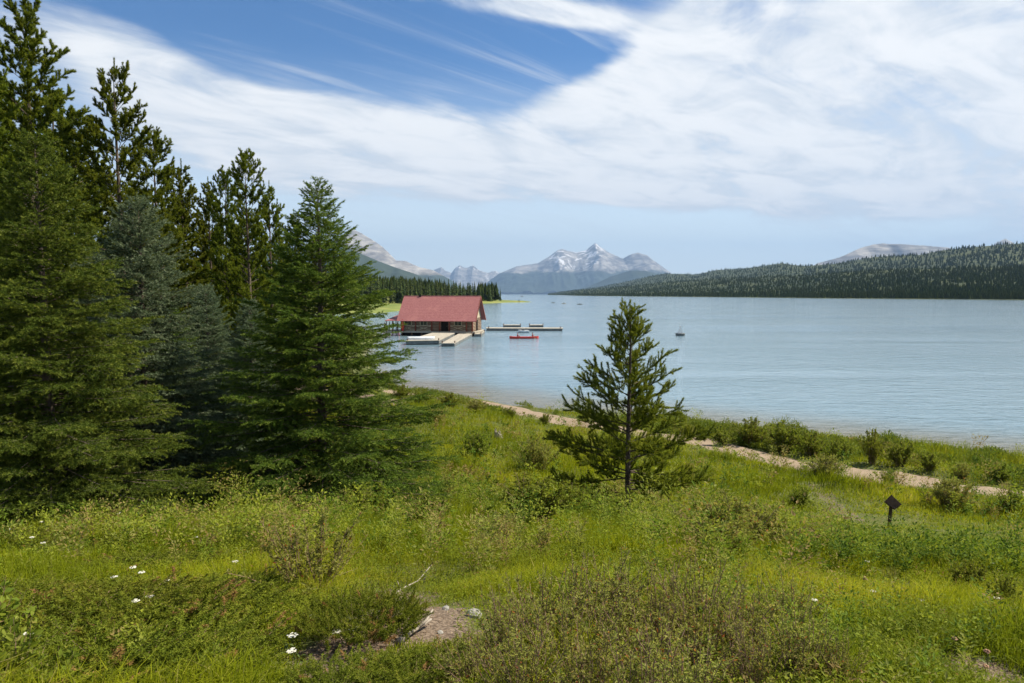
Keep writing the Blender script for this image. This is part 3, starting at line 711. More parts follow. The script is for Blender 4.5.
# ---- shrubs
M_willow = leaf_mat('willow_leaves', [(0,(.140,.165,.030)),(.5,(.235,.255,.055)),(.85,(.350,.345,.105)),(.95,(.42,.31,.06)),(1,(.36,.14,.04))], .48, .65, .08, objvar=.3)
M_bush = leaf_mat('bush_leaves', [(0,(.100,.145,.016)),(.5,(.175,.220,.026)),(.9,(.260,.285,.055)),(1,(.32,.30,.10))], .52, .65, .08, objvar=.3)
M_stem = simple_mat('shrub_stems', (.13,.072,.048), (.28,.19,.135), 18, .85, .2)
M_juniper = leaf_mat('juniper_needles', [(0,(.060,.085,.010)),(.5,(.125,.155,.014)),(.85,(.205,.225,.025)),(1,(.27,.16,.06))], .35, .65, .08, objvar=.4)
def shrub_mesh(seed, H, W, ns, nleaf, ll, lw, bare=.25, tw=6, thick=.007, mat=None, nl_spread=.55):
    rng = np.random.default_rng(seed); K = 6
    az = rng.random(ns)*6.283; lean = np.abs(rng.normal(0,.45,ns)).clip(0,1.0); L = H*(.6+.5*rng.random(ns))
    b0 = np.stack([np.cos(az)*W*.12*rng.random(ns), np.sin(az)*W*.12*rng.random(ns), -.04+0*az], 1)
    t_ = np.linspace(0,1,K); out = np.stack([np.cos(az), np.sin(az)], 1)
    reach = W*.5*np.sin(lean)/np.sin(1.0)*(.7+.6*rng.random(ns))
    P = np.zeros((ns,K,3)); P[:,:,:2] = b0[:,None,:2]+out[:,None,:]*(reach[:,None]*t_[None]**1.2)[:,:,None]; P[:,:,2] = b0[:,None,2]+(L*np.cos(lean*.75))[:,None]*t_[None]
    P += rng.normal(0,.018*H,P.shape)*t_[None,:,None]
    # side twigs
    si = np.repeat(np.arange(ns), tw); q = .25+.7*rng.random(len(si)); kk = q*(K-1); i0 = np.minimum(kk.astype(int), K-2); fr = (kk-i0)[:,None]
    s0 = P[si,i0]*(1-fr)+P[si,i0+1]*fr; sd = nrm(P[si,i0+1]-P[si,i0]); d = nrm(sd*.8+perp_rand(rng, sd)*.75+np.array([0,0,.2])); tl = H*(.12+.25*rng.random(len(si)))*(1.15-q)
    T = s0[:,None]+d[:,None]*(tl[:,None]*np.linspace(0,1,3)[None])[:,:,None]
    Vs, Fs = tube_np(P, np.broadcast_to(np.linspace(thick, thick*.35, K), (ns,K)), 4); Vt, Ft = tube_np(T, np.broadcast_to(np.array([.4,.3,.15])*thick, (len(si),3)), 3)
    # leaves on twigs and upper stems
    nt = len(si); use = rng.random(nleaf) < .72; j = rng.integers(0, nt, nleaf); u = rng.random(nleaf)**.8
    pt = s0[j]+d[j]*(tl[j]*u)[:,None]; dt = d[j]
    js = rng.integers(0, ns, nleaf); us = bare+(1-bare)*rng.random(nleaf); kk = us*(K-1); i0 = np.minimum(kk.astype(int), K-2); fr = (kk-i0)[:,None]
    ps = P[js,i0]*(1-fr)+P[js,i0+1]*fr; ds = nrm(P[js,i0+1]-P[js,i0])
    pos = np.where(use[:,None], pt, ps); dd = np.where(use[:,None], dt, ds)
    ld = nrm(dd*.55+perp_rand(rng, dd)*.8+np.array([0,0,.15])); nn = perp_rand(rng, ld); nn[:,2] = np.abs(nn[:,2])+.25; nn = nrm(nn-ld*np.sum(nn*ld,1,keepdims=True))
    l = ll*(.6+.8*rng.random(nleaf)); V, F = leaf_quads(pos, ld, nn, l, l*lw)
    r = np.clip(.2+.55*rng.random(nleaf)+.12*rng.normal(size=nleaf), 0, .9); r = np.where(rng.random(nleaf) < .025, 1, r)
    return mesh_np('foliage', V, F, mat, rnd=np.repeat(r,4)), mesh_np('stems', np.concatenate([Vs,Vt]), [np.concatenate([Fs,Ft+len(Vs)])], M_stem)
SHRUBS = {
 'willow1': shrub_mesh(1, .85, 1.0, 34, 2600, .031, .38, .30, 8, .0060, M_willow),
 'willow2': shrub_mesh(2, .80, 1.1, 40, 2900, .031, .38, .30, 8, .0060, M_willow),
 'willow3': shrub_mesh(3, .95, .9, 30, 2300, .031, .38, .34, 8, .0060, M_willow),
 'sparse':  shrub_mesh(4, .85, 1.25, 30, 3200, .034, .42, .45, 8, .0055, M_willow),
 'bush1':   shrub_mesh(5, 1.0, 1.5, 46, 8000, .055, .45, .10, 7, .008, M_bush),
 'bush2':   shrub_mesh(6, 1.0, 1.3, 42, 7600, .055, .40, .08, 7, .008, M_bush),
 'grey1':   shrub_mesh(7, 1.0, 1.7, 52, 8500, .050, .34, .12, 7, .008, M_willow),
 'grey2':   shrub_mesh(8, 1.0, 1.4, 44, 7500, .050, .34, .12, 7, .008, M_willow),
 'broad':   shrub_mesh(9, .50, .6, 16, 420, .055, .60, .15, 5, .0035, M_bush),
}
HTS = {'willow1':.85,'willow2':.80,'willow3':.95,'sparse':.85,'bush1':1,'bush2':1,'grey1':1,'grey2':1,'broad':.5}
rp = random.Random(5)
def shrub(name, key, px, py, hpx, label, group=None, wide=1.0, cat='shrub'):
    p = hit(px, py, h); s = hpx/683*math.hypot(p.y, 0)/HTS[key]
    o = empty(name, p, rp.random()*6.28); o.scale = (s*wide, s*wide, s)
    fo, st = SHRUBS[key]; link('foliage', fo, o); link('stems', st, o); tag(o, label, cat, group); return o
shrub('willow_shrub', 'sparse', 312, 598, 92, 'sparse half bare shrub with brown twigs beside the patch of bare soil', wide=1.15)
shrub('willow_shrub', 'grey1', 726, 556, 62, 'rounded grey green willow right of the young pine', wide=1.35)
shrub('willow_shrub', 'grey2', 766, 550, 44, 'lower willow leaning against the rounded grey green one', wide=1.3)
shrub('leafy_bush', 'bush1', 532, 524, 50, 'dark bush in the shadow left of the young pine', wide=1.5)
shrub('leafy_bush', 'bush2', 572, 520, 36, 'low bush in the shade at the foot of the young pine', wide=1.5)
shrub('leafy_bush', 'bush2', 477, 461, 30, 'small dark bush just below the broken stump')
shrub('willow_shrub', 'grey2', 537, 473, 38, 'grey green bush between the stump and the young pine')
shrub('willow_shrub', 'grey1', 500, 548, 36, 'loose pale willow below the shaded bush', wide=1.0)
shrub('leafy_bush', 'bush1', 430, 525, 34, 'bright green bush at the right foot of the broad spruce', wide=1.2)
shrub('leafy_bush', 'bush2', 370, 520, 36, 'bright green bush under the lowest boughs of the broad spruce', wide=1.3)
shrub('willow_shrub', 'grey2', 450, 500, 26, 'small willow on the open grass right of the broad spruce')
shrub('leafy_bush', 'bush1', 800, 508, 22, 'small green bush in the grass above the worn track')
shrub('willow_shrub', 'grey1', 826, 478, 24, 'wide grey bush overhanging the footpath at its bend', wide=1.3)
shrub('willow_shrub', 'grey1', 950, 508, 32, 'wide pale willow between the sign and the footpath', wide=1.2)
shrub('willow_shrub', 'grey2', 888, 486, 20, 'small willow standing on the near edge of the footpath, behind the sign')
shrub('leafy_bush', 'bush2', 1012, 516, 26, 'dark bush by the footpath at the right edge')
shrub('leafy_bush', 'bush1', 968, 590, 30, 'dark low bush in the grass below the sign', wide=1.2)
shrub('leafy_bush', 'bush2', 1005, 610, 34, 'bush in the grass at the right edge with white blossom beside it')
shrub('willow_shrub', 'willow3', 890, 590, 26, 'thin willow on the grass directly below the sign')
shrub('leafy_bush', 'bush2', 640, 548, 26, 'low green bush in front of the young pine')
for i, (px, py, hp, key, wd, lab) in enumerate([
    (722,446,24,'bush1',1.3,'shore bush where the footpath meets the reeds'), (752,446,34,'bush2',1.1,'tall green shore bush above the bend of the footpath'),
    (784,452,36,'bush1',1.2,'tallest green shore bush right of the bend'), (812,456,30,'bush2',1.2,'shore bush with dark gaps beyond the footpath'),
    (840,460,26,'bush1',1.2,'shore bush left of the upright sapling'), (872,464,42,'bush2',.6,'narrow upright sapling bush on the lake shore'),
    (900,466,32,'bush1',1.0,'shore bush just right of the upright sapling'), (930,470,22,'bush2',1.3,'low shore bush above the pale willow'),
    (962,478,20,'grey1',1.3,'flat shore bush with a dark underside'), (1000,480,22,'bush1',1.4,'shore bush near the right edge'),
    (690,438,16,'grey2',1.4,'small shore bush right of the young pine'), (420,404,18,'bush1',1.6,'wide shore bush beside the broad spruce'),
    (450,408,18,'bush2',1.5,'shore bush at the start of the open footpath'), (478,412,16,'grey1',1.4,'low shore bush left of the footpath'),
    (510,418,13,'bush1',1.3,'little bush on the near edge of the footpath'), (545,424,12,'bush2',1.4,'little bush by the footpath left of the pine'),
    (402,398,16,'bush2',1.5,'shore bush half behind the broad spruce'), (436,422,18,'grey2',1.4,'grey bush in the high grass above the stump')]):
    shrub('shore_bush', key, px, py, hp*.82, lab, 'bushes along the lake shore', wd)
# the willow thicket along the bottom
th = [(505,668,86),(540,650,84),(580,640,88),(622,632,84),(560,690,96),(610,676,100),(660,655,92),(655,700,104),(700,640,86),(705,686,104),(742,664,90),(752,712,104),(790,640,66),(800,690,88),(520,712,96),(590,722,100),(470,690,66),(840,700,70),(690,735,110),(640,740,112)]
wl = ['at the left end of the thicket','second along the top edge of the thicket','with dark stems near the crest of the thicket','on the crest of the thicket below the young pine','low on the left flank of the thicket',
 'in the heart of the thicket','right of the thicket heart','at the bottom middle of the thicket','on the crest below the rounded willow','right of the bottom middle of the thicket','on the right shoulder of the thicket','at the bottom of the right shoulder',
 'small, straying right of the thicket','at the bottom right end of the thicket','cut by the bottom edge at the left end','cut by the bottom edge left of the middle','small, nearest the white stone','low and last on the right, in open grass','cut by the bottom edge right of the middle','cut by the bottom edge in the middle']
for (px, py, hp), w in zip(th, wl):
    shrub('willow_shrub', rp.choice(['willow1','willow2','willow3']), px, py, hp*1.02, 'knee high brown stemmed willow '+w, 'willows of the bottom thicket', 1.1)
# broad leaved plants, lower left corner
for px, py, hp, lab in [(12,690,80,'broad leaved plant in the lower left corner'), (52,700,56,'broad leaved plant right of the corner one'), (-12,650,70,'pale broad leaved stalk at the left edge'), (215,676,40,'broad leaved sprig in the grass left of the bare soil')]:
    shrub('broad_leaved_plant', 'broad', px, py, hp, lab, cat='plant')

# creeping juniper mats
def juniper(seed, Wd, n, N):
    rng = np.random.default_rng(seed); az = rng.random(n)*6.283; rr = Wd*np.sqrt(rng.random(n)); P = np.stack([np.cos(az)*rr, np.sin(az)*rr, .04+.16*rng.random(n)*(1-rr/Wd*.6)], 1)
    a2 = az+rng.normal(0,.9,n); e = rng.uniform(.15,.95,n); d = np.stack([np.cos(a2)*np.cos(e), np.sin(a2)*np.cos(e), np.sin(e)], 1); l = .10+.20*rng.random(n)
    i = rng.integers(0, n, N); t_ = rng.random(N); lev = rng.random(N) < .65
    base = P[i]+d[i]*(l[i]*t_)[:,None]; sd = perp_rand(rng, d[i]); off = np.where(lev, (1-t_)*.07*rng.random(N), 0)
    dd = nrm(d[i]*.8+sd*.6); base = base+dd*off[:,None]; nd = nrm(dd*.7+perp_rand(rng, dd)*.7); ln = .016+.014*rng.random(N)
    V, F = tris(base, base+nd*ln[:,None], perp_rand(rng, nd)*.0036)
    r = np.clip(.4*rng.random(n)[i]+.35*rng.random(N)+.25*t_, 0, 1); r = np.where(rng.random(n)[i] < .05, 1, r)
    K = 3; St = P[:,None]+d[:,None]*(l[:,None]*np.linspace(-.5,.9,K)[None])[:,:,None]; Vs, Fs = tube_np(St[:n//2], np.full((n//2,K), .0018), 3)
    return mesh_np('foliage', V, F, M_juniper, rnd=np.repeat(r,3)), mesh_np('stems', Vs, Fs, M_stem)
JU = [juniper(1,.62,420,60000), juniper(2,.55,360,52000)]
for i, (px, py, s, lab) in enumerate(JUN):
    p = hit(px, py, h); o = empty('creeping_juniper', p, i*1.3); o.scale = (s, s, min(s, .85)*(1.3 if i == 8 else .8))
    e_ = .3; o.rotation_euler = (math.atan((float(h(p.x,p.y+e_))-float(h(p.x,p.y-e_)))/(2*e_)), 0, 0)
    o.rotation_euler.z = 0
    fo, st = JU[i % 2]; link('foliage', fo, o); link('stems', st, o); tag(o, lab, 'juniper', 'creeping junipers in the lower left')

# the ragged green fringe along the water: reeds, sedge and young willow too mixed to count
M_fringe = leaf_mat('fringe_leaves', [(0,(.085,.125,.014)),(.5,(.150,.190,.022)),(.9,(.235,.250,.045)),(1,(.30,.27,.10))], .4, .6, .12, patch=(.10,.15,.02), patch_scale=.5, objvar=0)
def fringe(N):
    x = np.concatenate([rg.uniform(5, 34, int(N*.75)), rg.uniform(-14, 3, N-int(N*.75))]); d = rg.uniform(.5, 8.5, len(x))**1.0; y = shore_y(x)-d
    hm = (.12+1.45*np.clip(fbm(x*.55, y*.55, 201, 3)-.30, 0, 1))*sstep(8.5, 4.5, d)*sstep(.3, 1.6, d)
    hm *= np.where(x < 4, .62, 1.0)*np.where((x > 4)&(x < 9), .45, 1)
    pd = dist_line(x, y, PATHC[::4]); k = (pd > PATH_W*.95+.35*hm)&(h_raw(x, y) > .04)&(hm > .12); k &= rg.random(len(x)) < .25+.75*hm
    x, y, hm = x[k], y[k], hm[k]; n = len(x); z = h(x, y)+hm*rg.random(n)**.7*(.7+.5*rg.random(n))
    az = rg.random(n)*6.283; el = rg.uniform(.1, 1.4, n); D = np.stack([np.cos(az)*np.cos(el), np.sin(az)*np.cos(el), np.sin(el)], 1); nn = perp_rand(rg, D)
    l = .10+.13*rg.random(n); v, f = leaf_quads(np.stack([x,y,z],1), D, nn, l, l*.24); r = np.clip(.5*rg.random(n)+.45*fbm(x*.7, y*.7, 211, 2), 0, 1); return v, f, np.repeat(r, 4)
V, F, rn = fringe(420000)
tag(link('shore_undergrowth', mesh_np('shore_undergrowth', V, F, M_fringe, rnd=rn)), 'ragged mixed green undergrowth along the lake shore', kind='stuff')

# upright weeds of several kinds scattered over the meadow
M_weed = leaf_mat('weed_leaves', [(0,(.070,.125,.014)),(.3,(.145,.205,.020)),(.6,(.245,.275,.026)),(.8,(.185,.215,.050)),(.9,(.23,.21,.06)),(1,(.24,.18,.07))], .42, .65, .08, objvar=0)
def weeds(nplants, y0, y1, nl, ll, hs, seed):
    r_ = np.random.default_rng(seed); x, y = meadow_points(nplants*5, y0, y1); k = fbm(x*.55, y*.55, seed, 3)+.25*(r_.random(len(x))-.5) > .52; k &= near_soil(x, y) < .15; x, y = x[k][:nplants], y[k][:nplants]; n = len(x); z = h(x, y)
    H = (1-.85*near_soil(x, y))*hs*(.4+.9*r_.random(n))*(.6+.8*fbm(x*.4, y*.4, seed+3, 2)); tone = np.clip(fbm(x*.5, y*.5, seed+7, 3)*1.6-.3+.25*r_.normal(size=n), 0, 1)
    i = np.repeat(np.arange(n), nl); N = len(i); az = r_.random(N)*6.283; t_ = r_.random(N)**.8; wd = H[i]*(.10+.38*r_.random(n)[i])*(.35+t_)
    P = np.stack([x[i]+np.cos(az)*wd*r_.random(N), y[i]+np.sin(az)*wd*r_.random(N), z[i]+H[i]*t_], 1); el = r_.uniform(-.1, 1.2, N); D = np.stack([np.cos(az)*np.cos(el), np.sin(az)*np.cos(el), np.sin(el)], 1)
    nn = nrm(np.stack([-np.cos(az)*np.sin(el), -np.sin(az)*np.sin(el), np.cos(el)], 1)+r_.normal(0,.35,(N,3))); l = ll*(.6+.8*r_.random(N))
    v, f = leaf_quads(P, D, nn, l, l*(.25+.3*r_.random(n)[i])); return v, f, np.repeat(np.clip(tone[i]+.08*r_.normal(size=N), 0, 1), 4)
V, F, rn = join([weeds(900, 2.2, 8, 70, .030, .26, 401), weeds(2300, 8, 22, 70, .052, .50, 411), weeds(1700, 18, 50, 46, .11, .55, 421), weeds(260, 6.5, 24, 230, .045, .75, 431), weeds(260, 20, 45, 200, .085, 1.0, 441)])
tag(link('meadow_weeds', mesh_np('meadow_weeds', V, F, M_weed, rnd=rn)), 'mixed upright weeds scattered through the meadow', kind='stuff')
# dry litter on the bare soil
M_litter = leaf_mat('dry_litter', [(0,(.07,.045,.028)),(.7,(.20,.135,.08)),(1,(.38,.30,.22))], .1, .9, .05, objvar=0)
def litter(N):
    c = rg.integers(0, len(SOIL), N); P = np.array([SOIL[i][0] for i in c]); r = np.array([SOIL[i][1] for i in c]); a = rg.random(N)*6.283; q = r*1.5*np.sqrt(rg.random(N))
    x = P[:,0]+np.cos(a)*q; y = P[:,1]+np.sin(a)*q*1.2; z = h(x, y)+.006+.01*rg.random(N); b = rg.random(N)*6.283; d = np.stack([np.cos(b), np.sin(b), rg.uniform(-.1,.35,N)], 1); nn = nrm(np.stack([0*b,0*b,1+0*b],1)+rg.normal(0,.3,(N,3)))
    l = rg.uniform(.005,.026,N); v, f = leaf_quads(np.stack([x,y,z],1), nrm(d), nn, l, l*rg.uniform(.1,.5,N)); return v, f, np.repeat(rg.random(N), 4)
V, F, rn = litter(5200); tag(link('dry_litter', mesh_np('dry_litter', V, F, M_litter, rnd=rn)), 'dry needles and chips on the bare soil', kind='stuff')
# ------------------------------------------------------------------ far woods
M_far = leaf_mat('far_conifer_needles', [(0,(.022,.038,.012)),(.5,(.048,.068,.018)),(.9,(.080,.098,.024)),(1,(.11,.11,.03))], .1, .8, .05, objvar=.5)
M_wood = leaf_mat('forest_canopy', [(0,(.014,.026,.006)),(.5,(.028,.044,.008)),(.9,(.040,.053,.011)),(1,(.048,.053,.014))], .05, .9, .0, patch=(.038,.048,.011), patch_scale=.006, objvar=0)
def spike_tree(rng, H, Rd, tiers, per):
    """boughs as drooping wedges round a thin axis, ragged outline"""
    B = []; T = []; W = []
    for k in range(tiers):
        f = (k+.3)/tiers; z = H*(.06+.92*f); r = Rd*(1-f)**.8*(.7+.6*rng.random())+.12
        for j in range(per):
            a = 6.283*(j+rng.random()*.8)/per+k*1.1; rr = r*(.65+.6*rng.random())
            B.append((0,0,z+.045*H*rng.random())); T.append((math.cos(a)*rr, math.sin(a)*rr, z-.25*rr-.02*H)); W.append((-math.sin(a)*rr*.42, math.cos(a)*rr*.42, -.03*H*0))
    B, T, W = map(np.array, (B, T, W))
    # two wedges per bough make a shallow roof shape
    n = len(B); V = np.concatenate([B, T, (B*.45+T*.55)-W+np.array([0,0,-.35]), (B*.45+T*.55)+W+np.array([0,0,-.35])]); k = np.arange(n)
    F = np.concatenate([np.stack([k,k+2*n,k+n],1), np.stack([k,k+n,k+3*n],1)])
    L = np.array([(0,0,H*1.04),(-.16,0,H*.86),(.12,.12,H*.86),(.1,-.14,H*.86)]); F = np.concatenate([F, np.array([(0,1,2),(0,2,3),(0,3,1)])+len(V)])
    r = np.clip(rng.random(n)*.8, 0, 1); return np.concatenate([V, L]), F, np.r_[np.tile(r,4), .5*np.ones(4)]
rf = np.random.default_rng(9)
FT = []
for i in range(6):
    H = 18; V, F, r = spike_tree(rf, H, rf.uniform(2.2,3.0), 17, 7)
    mb = MB(); mb.tube([(0,0,-.5),(0,0,H*.5),(0,0,H*.97)], [.24,.15,.03], 5); FT.append((mesh_np('crown', V, F, M_far, rnd=r), mb.mesh('trunk', bark, True)))
G2 = 'conifers of the wood across the bay'
def far_tree(x, y, ht, name='far_conifer', label=None, group=G2, f=1.0):
    k = rf.integers(0, 6); cr, tk = FT[k]; o = empty(name, (x, y, float(h_meadow(np.array([x]), np.array([y]))[0])-.2), rf.random()*6.28); s = ht/18
    o.scale = (s*f, s*f, s); link('crown', cr, o); link('trunk', tk, o)
    tag(o, label or 'slim dark conifer in the front rows of the wood across the bay', 'tree', group)
# front rows as single trees
cnt = 0; tries = 0; placed = []
while cnt < 285 and tries < 20000:
    tries += 1; px = rf.uniform(345, 497); d = rf.uniform(330, 900); x = (px-512)/683*d
    s = float(sd_poly(np.array([x]), np.array([d]), POLY)[0])
    edge = 30+10*fbm(np.array([px*.06]), np.array([.5]), 3, 2)[0]
    if px > 478: edge = 9
    if s < edge or s > edge+62: continue
    if any((x-a)**2+(d-b)**2 < 9 for a, b in placed): continue
    placed.append((x, d)); cnt += 1
    far_tree(x, d, rf.uniform(13, 20))
ln = at_y(500.3, 300, 665); far_tree(ln.x, 665, 13.0, 'lone_conifer', 'lone slim conifer standing apart on the green spit', None, .8)
ln = at_y(519, 300, 655); far_tree(ln.x, 655, 3.2, 'small_conifer', 'tiny bush like conifer near the tip of the green spit', None, 1.6)
# the rest of the wood, one mass
def mass(name, P, hts, label, tiers=4, sides=5, rw=.21):
    N = len(P); k = tiers; VV = []; FF = []; RR = []; o = 0
    a0 = rf.random(N)*6.28; w = hts*rw*(.75+.5*rf.random(N)); tone = rf.random(N)
    an = 6.283*np.arange(sides)/sides
    for t_ in range(k):
        f0 = t_/k; zb = hts*(.08+.9*f0*.95); zt = np.minimum(hts*(.08+.9*(f0+1.9/k)), hts*1.0); r = w*(1-f0)**.9
        rad = r[:,None]*(.6+.8*rf.random((N,sides))); A = a0[:,None]+an[None]+t_*.7
        ring = np.stack([P[:,0:1]+np.cos(A)*rad, P[:,1:2]+np.sin(A)*rad, (P[:,2]+zb)[:,None]+hts[:,None]*.05*(rf.random((N,sides))-.5)], 2)
        ap = np.stack([P[:,0], P[:,1], P[:,2]+zt], 1)[:,None]
        V = np.concatenate([ring, ap], 1).reshape(-1,3); b = (sides+1)*np.arange(N)[:,None]; j = np.arange(sides)[None]
        F = np.stack([b+j, b+(j+1)%sides, b+sides+0*j], 2).reshape(-1,3); VV.append(V); FF.append(F+o); o += len(V)
        RR.append(np.repeat(tone*.75+.25*rf.random(N), sides+1))
    tag(link(name, mesh_np(name, np.concatenate(VV), np.concatenate(FF), M_wood, rnd=np.concatenate(RR))), label, kind='stuff')
N = 4200; d = 380*(2300/380)**rf.random(N); px = rf.uniform(215, 497, N); x = (px-512)/683*d; s = sd_poly(x, d, POLY); k = s > np.where(px > 478, 22, 75)
P = np.stack([x[k], d[k], h_meadow(x[k], d[k])-.3], 1); mass('far_wood', P, rf.uniform(13, 20, len(P)), 'dense dark conifer wood across the bay')
def scatter_hill(V, n, N, u0, lim):
    rows = len(V)//n; G_ = V.reshape(rows, n, 3); i = rf.random(N)*(rows-1.01); j = 1+u0+rf.random(N)**1.0*(n-3-u0)*lim
    i0 = i.astype(int); j0 = j.astype(int); fi = (i-i0)[:,None]; fj = (j-j0)[:,None]
    return (G_[i0,j0]*(1-fi)*(1-fj)+G_[i0+1,j0]*fi*(1-fj)+G_[i0,j0+1]*(1-fi)*fj+G_[i0+1,j0+1]*fi*fj)
P = scatter_hill(VH1, nH1, 22000, .25, 1.0); kk = fbm(P[:,0]*.006, P[:,1]*.006, 19, 3) > .20; P = P[kk]
P2 = scatter_hill(VH1, nH1, 4200, .25, .10)
P = np.concatenate([P, P2]); mass('shore_forest', P-np.array([0,0,.5]), rf.uniform(5, 13, len(P))*(1+.25*(fbm(P[:,0]*.01,P[:,1]*.01,3,2)-.5)), 'dark conifer forest covering the hill along the right shore')
P = scatter_hill(VH2, nH2, 14000, 0, 1.0); mass('ridge_forest', P-np.array([0,0,.5]), rf.uniform(12, 20, len(P)), 'conifer forest covering the higher right ridge', 3, 4, .22)
# ------------------------------------------------------------------ boathouse
M_roof = None
m, t, out = new_mat('red_shingles'); g = coords(t)
v = t.mapping(g, scale=(2.2,5,5)); n = t.noise(v, 1.6, 5, .6); w_ = t.new('ShaderNodeTexWave', wave_type='BANDS', bands_direction='Z'); t.l.new(g, w_.inputs[0]); w_.inputs['Scale'].default_value = 1.1; w_.inputs['Distortion'].default_value = .6
c = t.mix(t.ramp(n, .3, .7), (.23,.085,.086), (.33,.145,.142)); c = t.mix(t.math('MULTIPLY', w_.outputs['Fac'], .22), c, (.15,.03,.03))
c = t.mix(t.ramp(t.noise(g, .5, 4, .6), .5, .75, 0, .45), c, (.38,.17,.15)); principled(t, out, c, .8, .2, bump(t, n, .5, .03)); M_roof = m
M_log = simple_mat('oiled_logs', (.085,.045,.028), (.17,.095,.058), 3, .75, .2, (.3,1,2), .5, .02)
M_chink = simple_mat('pale_chinking', (.32,.28,.20), (.44,.39,.30), 4, .9, .1)
M_post = simple_mat('red_brown_posts', (.14,.040,.028), (.24,.075,.05), 4, .7, .2, (1,1,.3))
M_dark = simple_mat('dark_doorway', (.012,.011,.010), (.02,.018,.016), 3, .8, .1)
M_trim = simple_mat('cream_trim', (.36,.31,.21), (.47,.41,.30), 5, .7, .2)
M_deck = simple_mat('weathered_deck', (.27,.25,.21), (.40,.37,.31), 5, .85, .1, (6,.3,1), .5, .02)
M_deckside = simple_mat('deck_fascia', (.10,.11,.11), (.19,.20,.20), 3, .8, .2)
M_alu = simple_mat('pale_hull', (.45,.48,.50), (.60,.63,.66), 2, .45, .4)
M_buoy = simple_mat('white_paint', (.70,.70,.68), (.80,.80,.78), 3, .6, .3)
M_red = simple_mat('red_paint', (.42,.022,.016), (.55,.040,.026), 4, .45, .4)
M_glass = None
m, t, out = new_mat('window_glass'); principled(t, out, (.02,.025,.03), .08, .6); M_glass = m
M_skin = simple_mat('skin', (.42,.25,.18), (.50,.31,.23), 8, .6, .3)
A_ = R(-9.2); BX, BY = -7.4, 128.4      # right front wall corner; local x runs along the front to the left (negative), y back
bh = empty('boathouse', (BX, BY, 0), A_)
tag(bh, 'log boathouse with steep red shingle roof standing over the water', 'boathouse')
L_, W_, ZF, ZE, ZR = 14.0, 7.6, .85, 3.35, 7.35
# deck and piles
mb = MB(); mb.box(-L_-.3, .5, -.55, W_+.4, ZF-.28, ZF-.003); mb.build('floor_deck', M_deck, bh)
for i in range(8):
    for y_ in (-.2, W_*.5, W_):
        mb = MB(); mb.tube([(-L_+.2+i*(L_-.4)/7, y_, -3), (-L_+.2+i*(L_-.4)/7, y_, ZF-.28)], .16, 7); mb.build('pile', M_log, bh)
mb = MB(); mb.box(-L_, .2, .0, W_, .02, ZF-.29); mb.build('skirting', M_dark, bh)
# walls: logs with chinking between
def log_wall(name, fn, length, z0, z1, skip=()):
    mb = MB(); n = int((z1-z0)/.27); st = (z1-z0)/n
    for i in range(n):
        z = z0+st*(i+.5); segs = [(0, length)]
        for (a, b, za, zb) in skip:
            if za < z < zb: segs = [q for s in segs for q in ((s[0], min(s[1], a)), (max(s[0], b), s[1])) if q[1]-q[0] > .05]
        for a, b in segs: mb.cur = 0; mb.tube([fn(a, z), fn(b, z)], st*.43, 7)
    return mb
front = log_wall('w', lambda a, z: (-L_+a, 0, z), L_, ZF, ZE, [(L_-6.1, L_-4.75, ZF, 3.0)])
front.cur = 1
for a, b in ((-L_, -6.1), (-4.75, 0)): front.box(a+.02, b-.02, -.04, .06, ZF+.03, ZE)
wl_ = front.build('wall', [M_log, M_chink], bh)
side = log_wall('w', lambda a, z: (0, a, z), W_, ZF, ZE); side.cur = 1; side.box(-.05, .05, .1, W_-.1, ZF+.03, ZE); side.build('wall', [M_log, M_chink], bh)
back = MB(); back.box(-L_, 0, W_-.1, W_+.1, ZF, ZE); back.box(-L_-.1, -L_+.1, .1, W_-.1, ZF, ZE); back.build('wall', M_log, bh)
for xg, s in ((0, 1), (-L_, -1)):
    mb = MB(); mb.prism([(0, ZE), (W_, ZE), (W_/2, ZR-.25)], xg-.06, xg+.06, 'x'); mb.build('gable', M_trim, bh)
mb = MB(); mb.box(.065, .10, W_/2-.5, W_/2+.5, 4.3, 5.5); gw = mb.build('gable_window', M_glass, bh)
mb = MB()
for y_ in (-.58, .5): mb.box(.066, .13, W_/2+y_, W_/2+y_+.08, 4.22, 5.58)
mb.box(.066, .128, W_/2-.5, W_/2+.5, 5.5, 5.58); mb.box(.066, .128, W_/2-.5, W_/2+.5, 4.22, 4.3); mb.build('frame', M_post, gw)
# roof: two slabs with eaves, fascia boards, ridge cap
def slab(mb, x0, x1, ya, za, yb, zb, th):
    n = Vector((0, -(zb-za), yb-ya)).normalized()*th
    if n.z < 0: n = -n
    q = [(x0,ya,za),(x1,ya,za),(x1,yb,zb),(x0,yb,zb)]; mb.add(q+[(a, b+n.y, c+n.z) for a,b,c in q], [(3,2,1,0),(4,5,6,7),(0,1,5,4),(1,2,6,5),(2,3,7,6),(3,0,4,7)])
ov = .95; sl_ = (ZR-ZE)/(W_/2); mb = MB()
slab(mb, -L_-.6, .8, -ov, ZE-sl_*ov*.62, W_/2, ZR, .12); slab(mb, -L_-.6, .8, W_+ov, ZE-sl_*ov*.62, W_/2+.003, ZR, .12)
rf_ = mb.build('roof', M_roof, bh)
mb = MB(); mb.tube([(-L_-.62, W_/2, ZR+.12), (.82, W_/2, ZR+.12)], .10, 7); mb.build('ridge_cap', M_roof, rf_)
mb = MB()
for sgn in (0, 1):
    ya = -ov if not sgn else W_+ov
    slab(mb, .805, .86, ya, ZE-sl_*ov*.62-.16, W_/2, ZR-.14, .26)
mb.build('barge_board', M_post, rf_)
mb = MB(); mb.box(-L_+2.5, -L_+2.9, W_/2-.2, W_/2+.2, ZR-.3, ZR+.42); mb.build('chimney', M_dark, rf_)
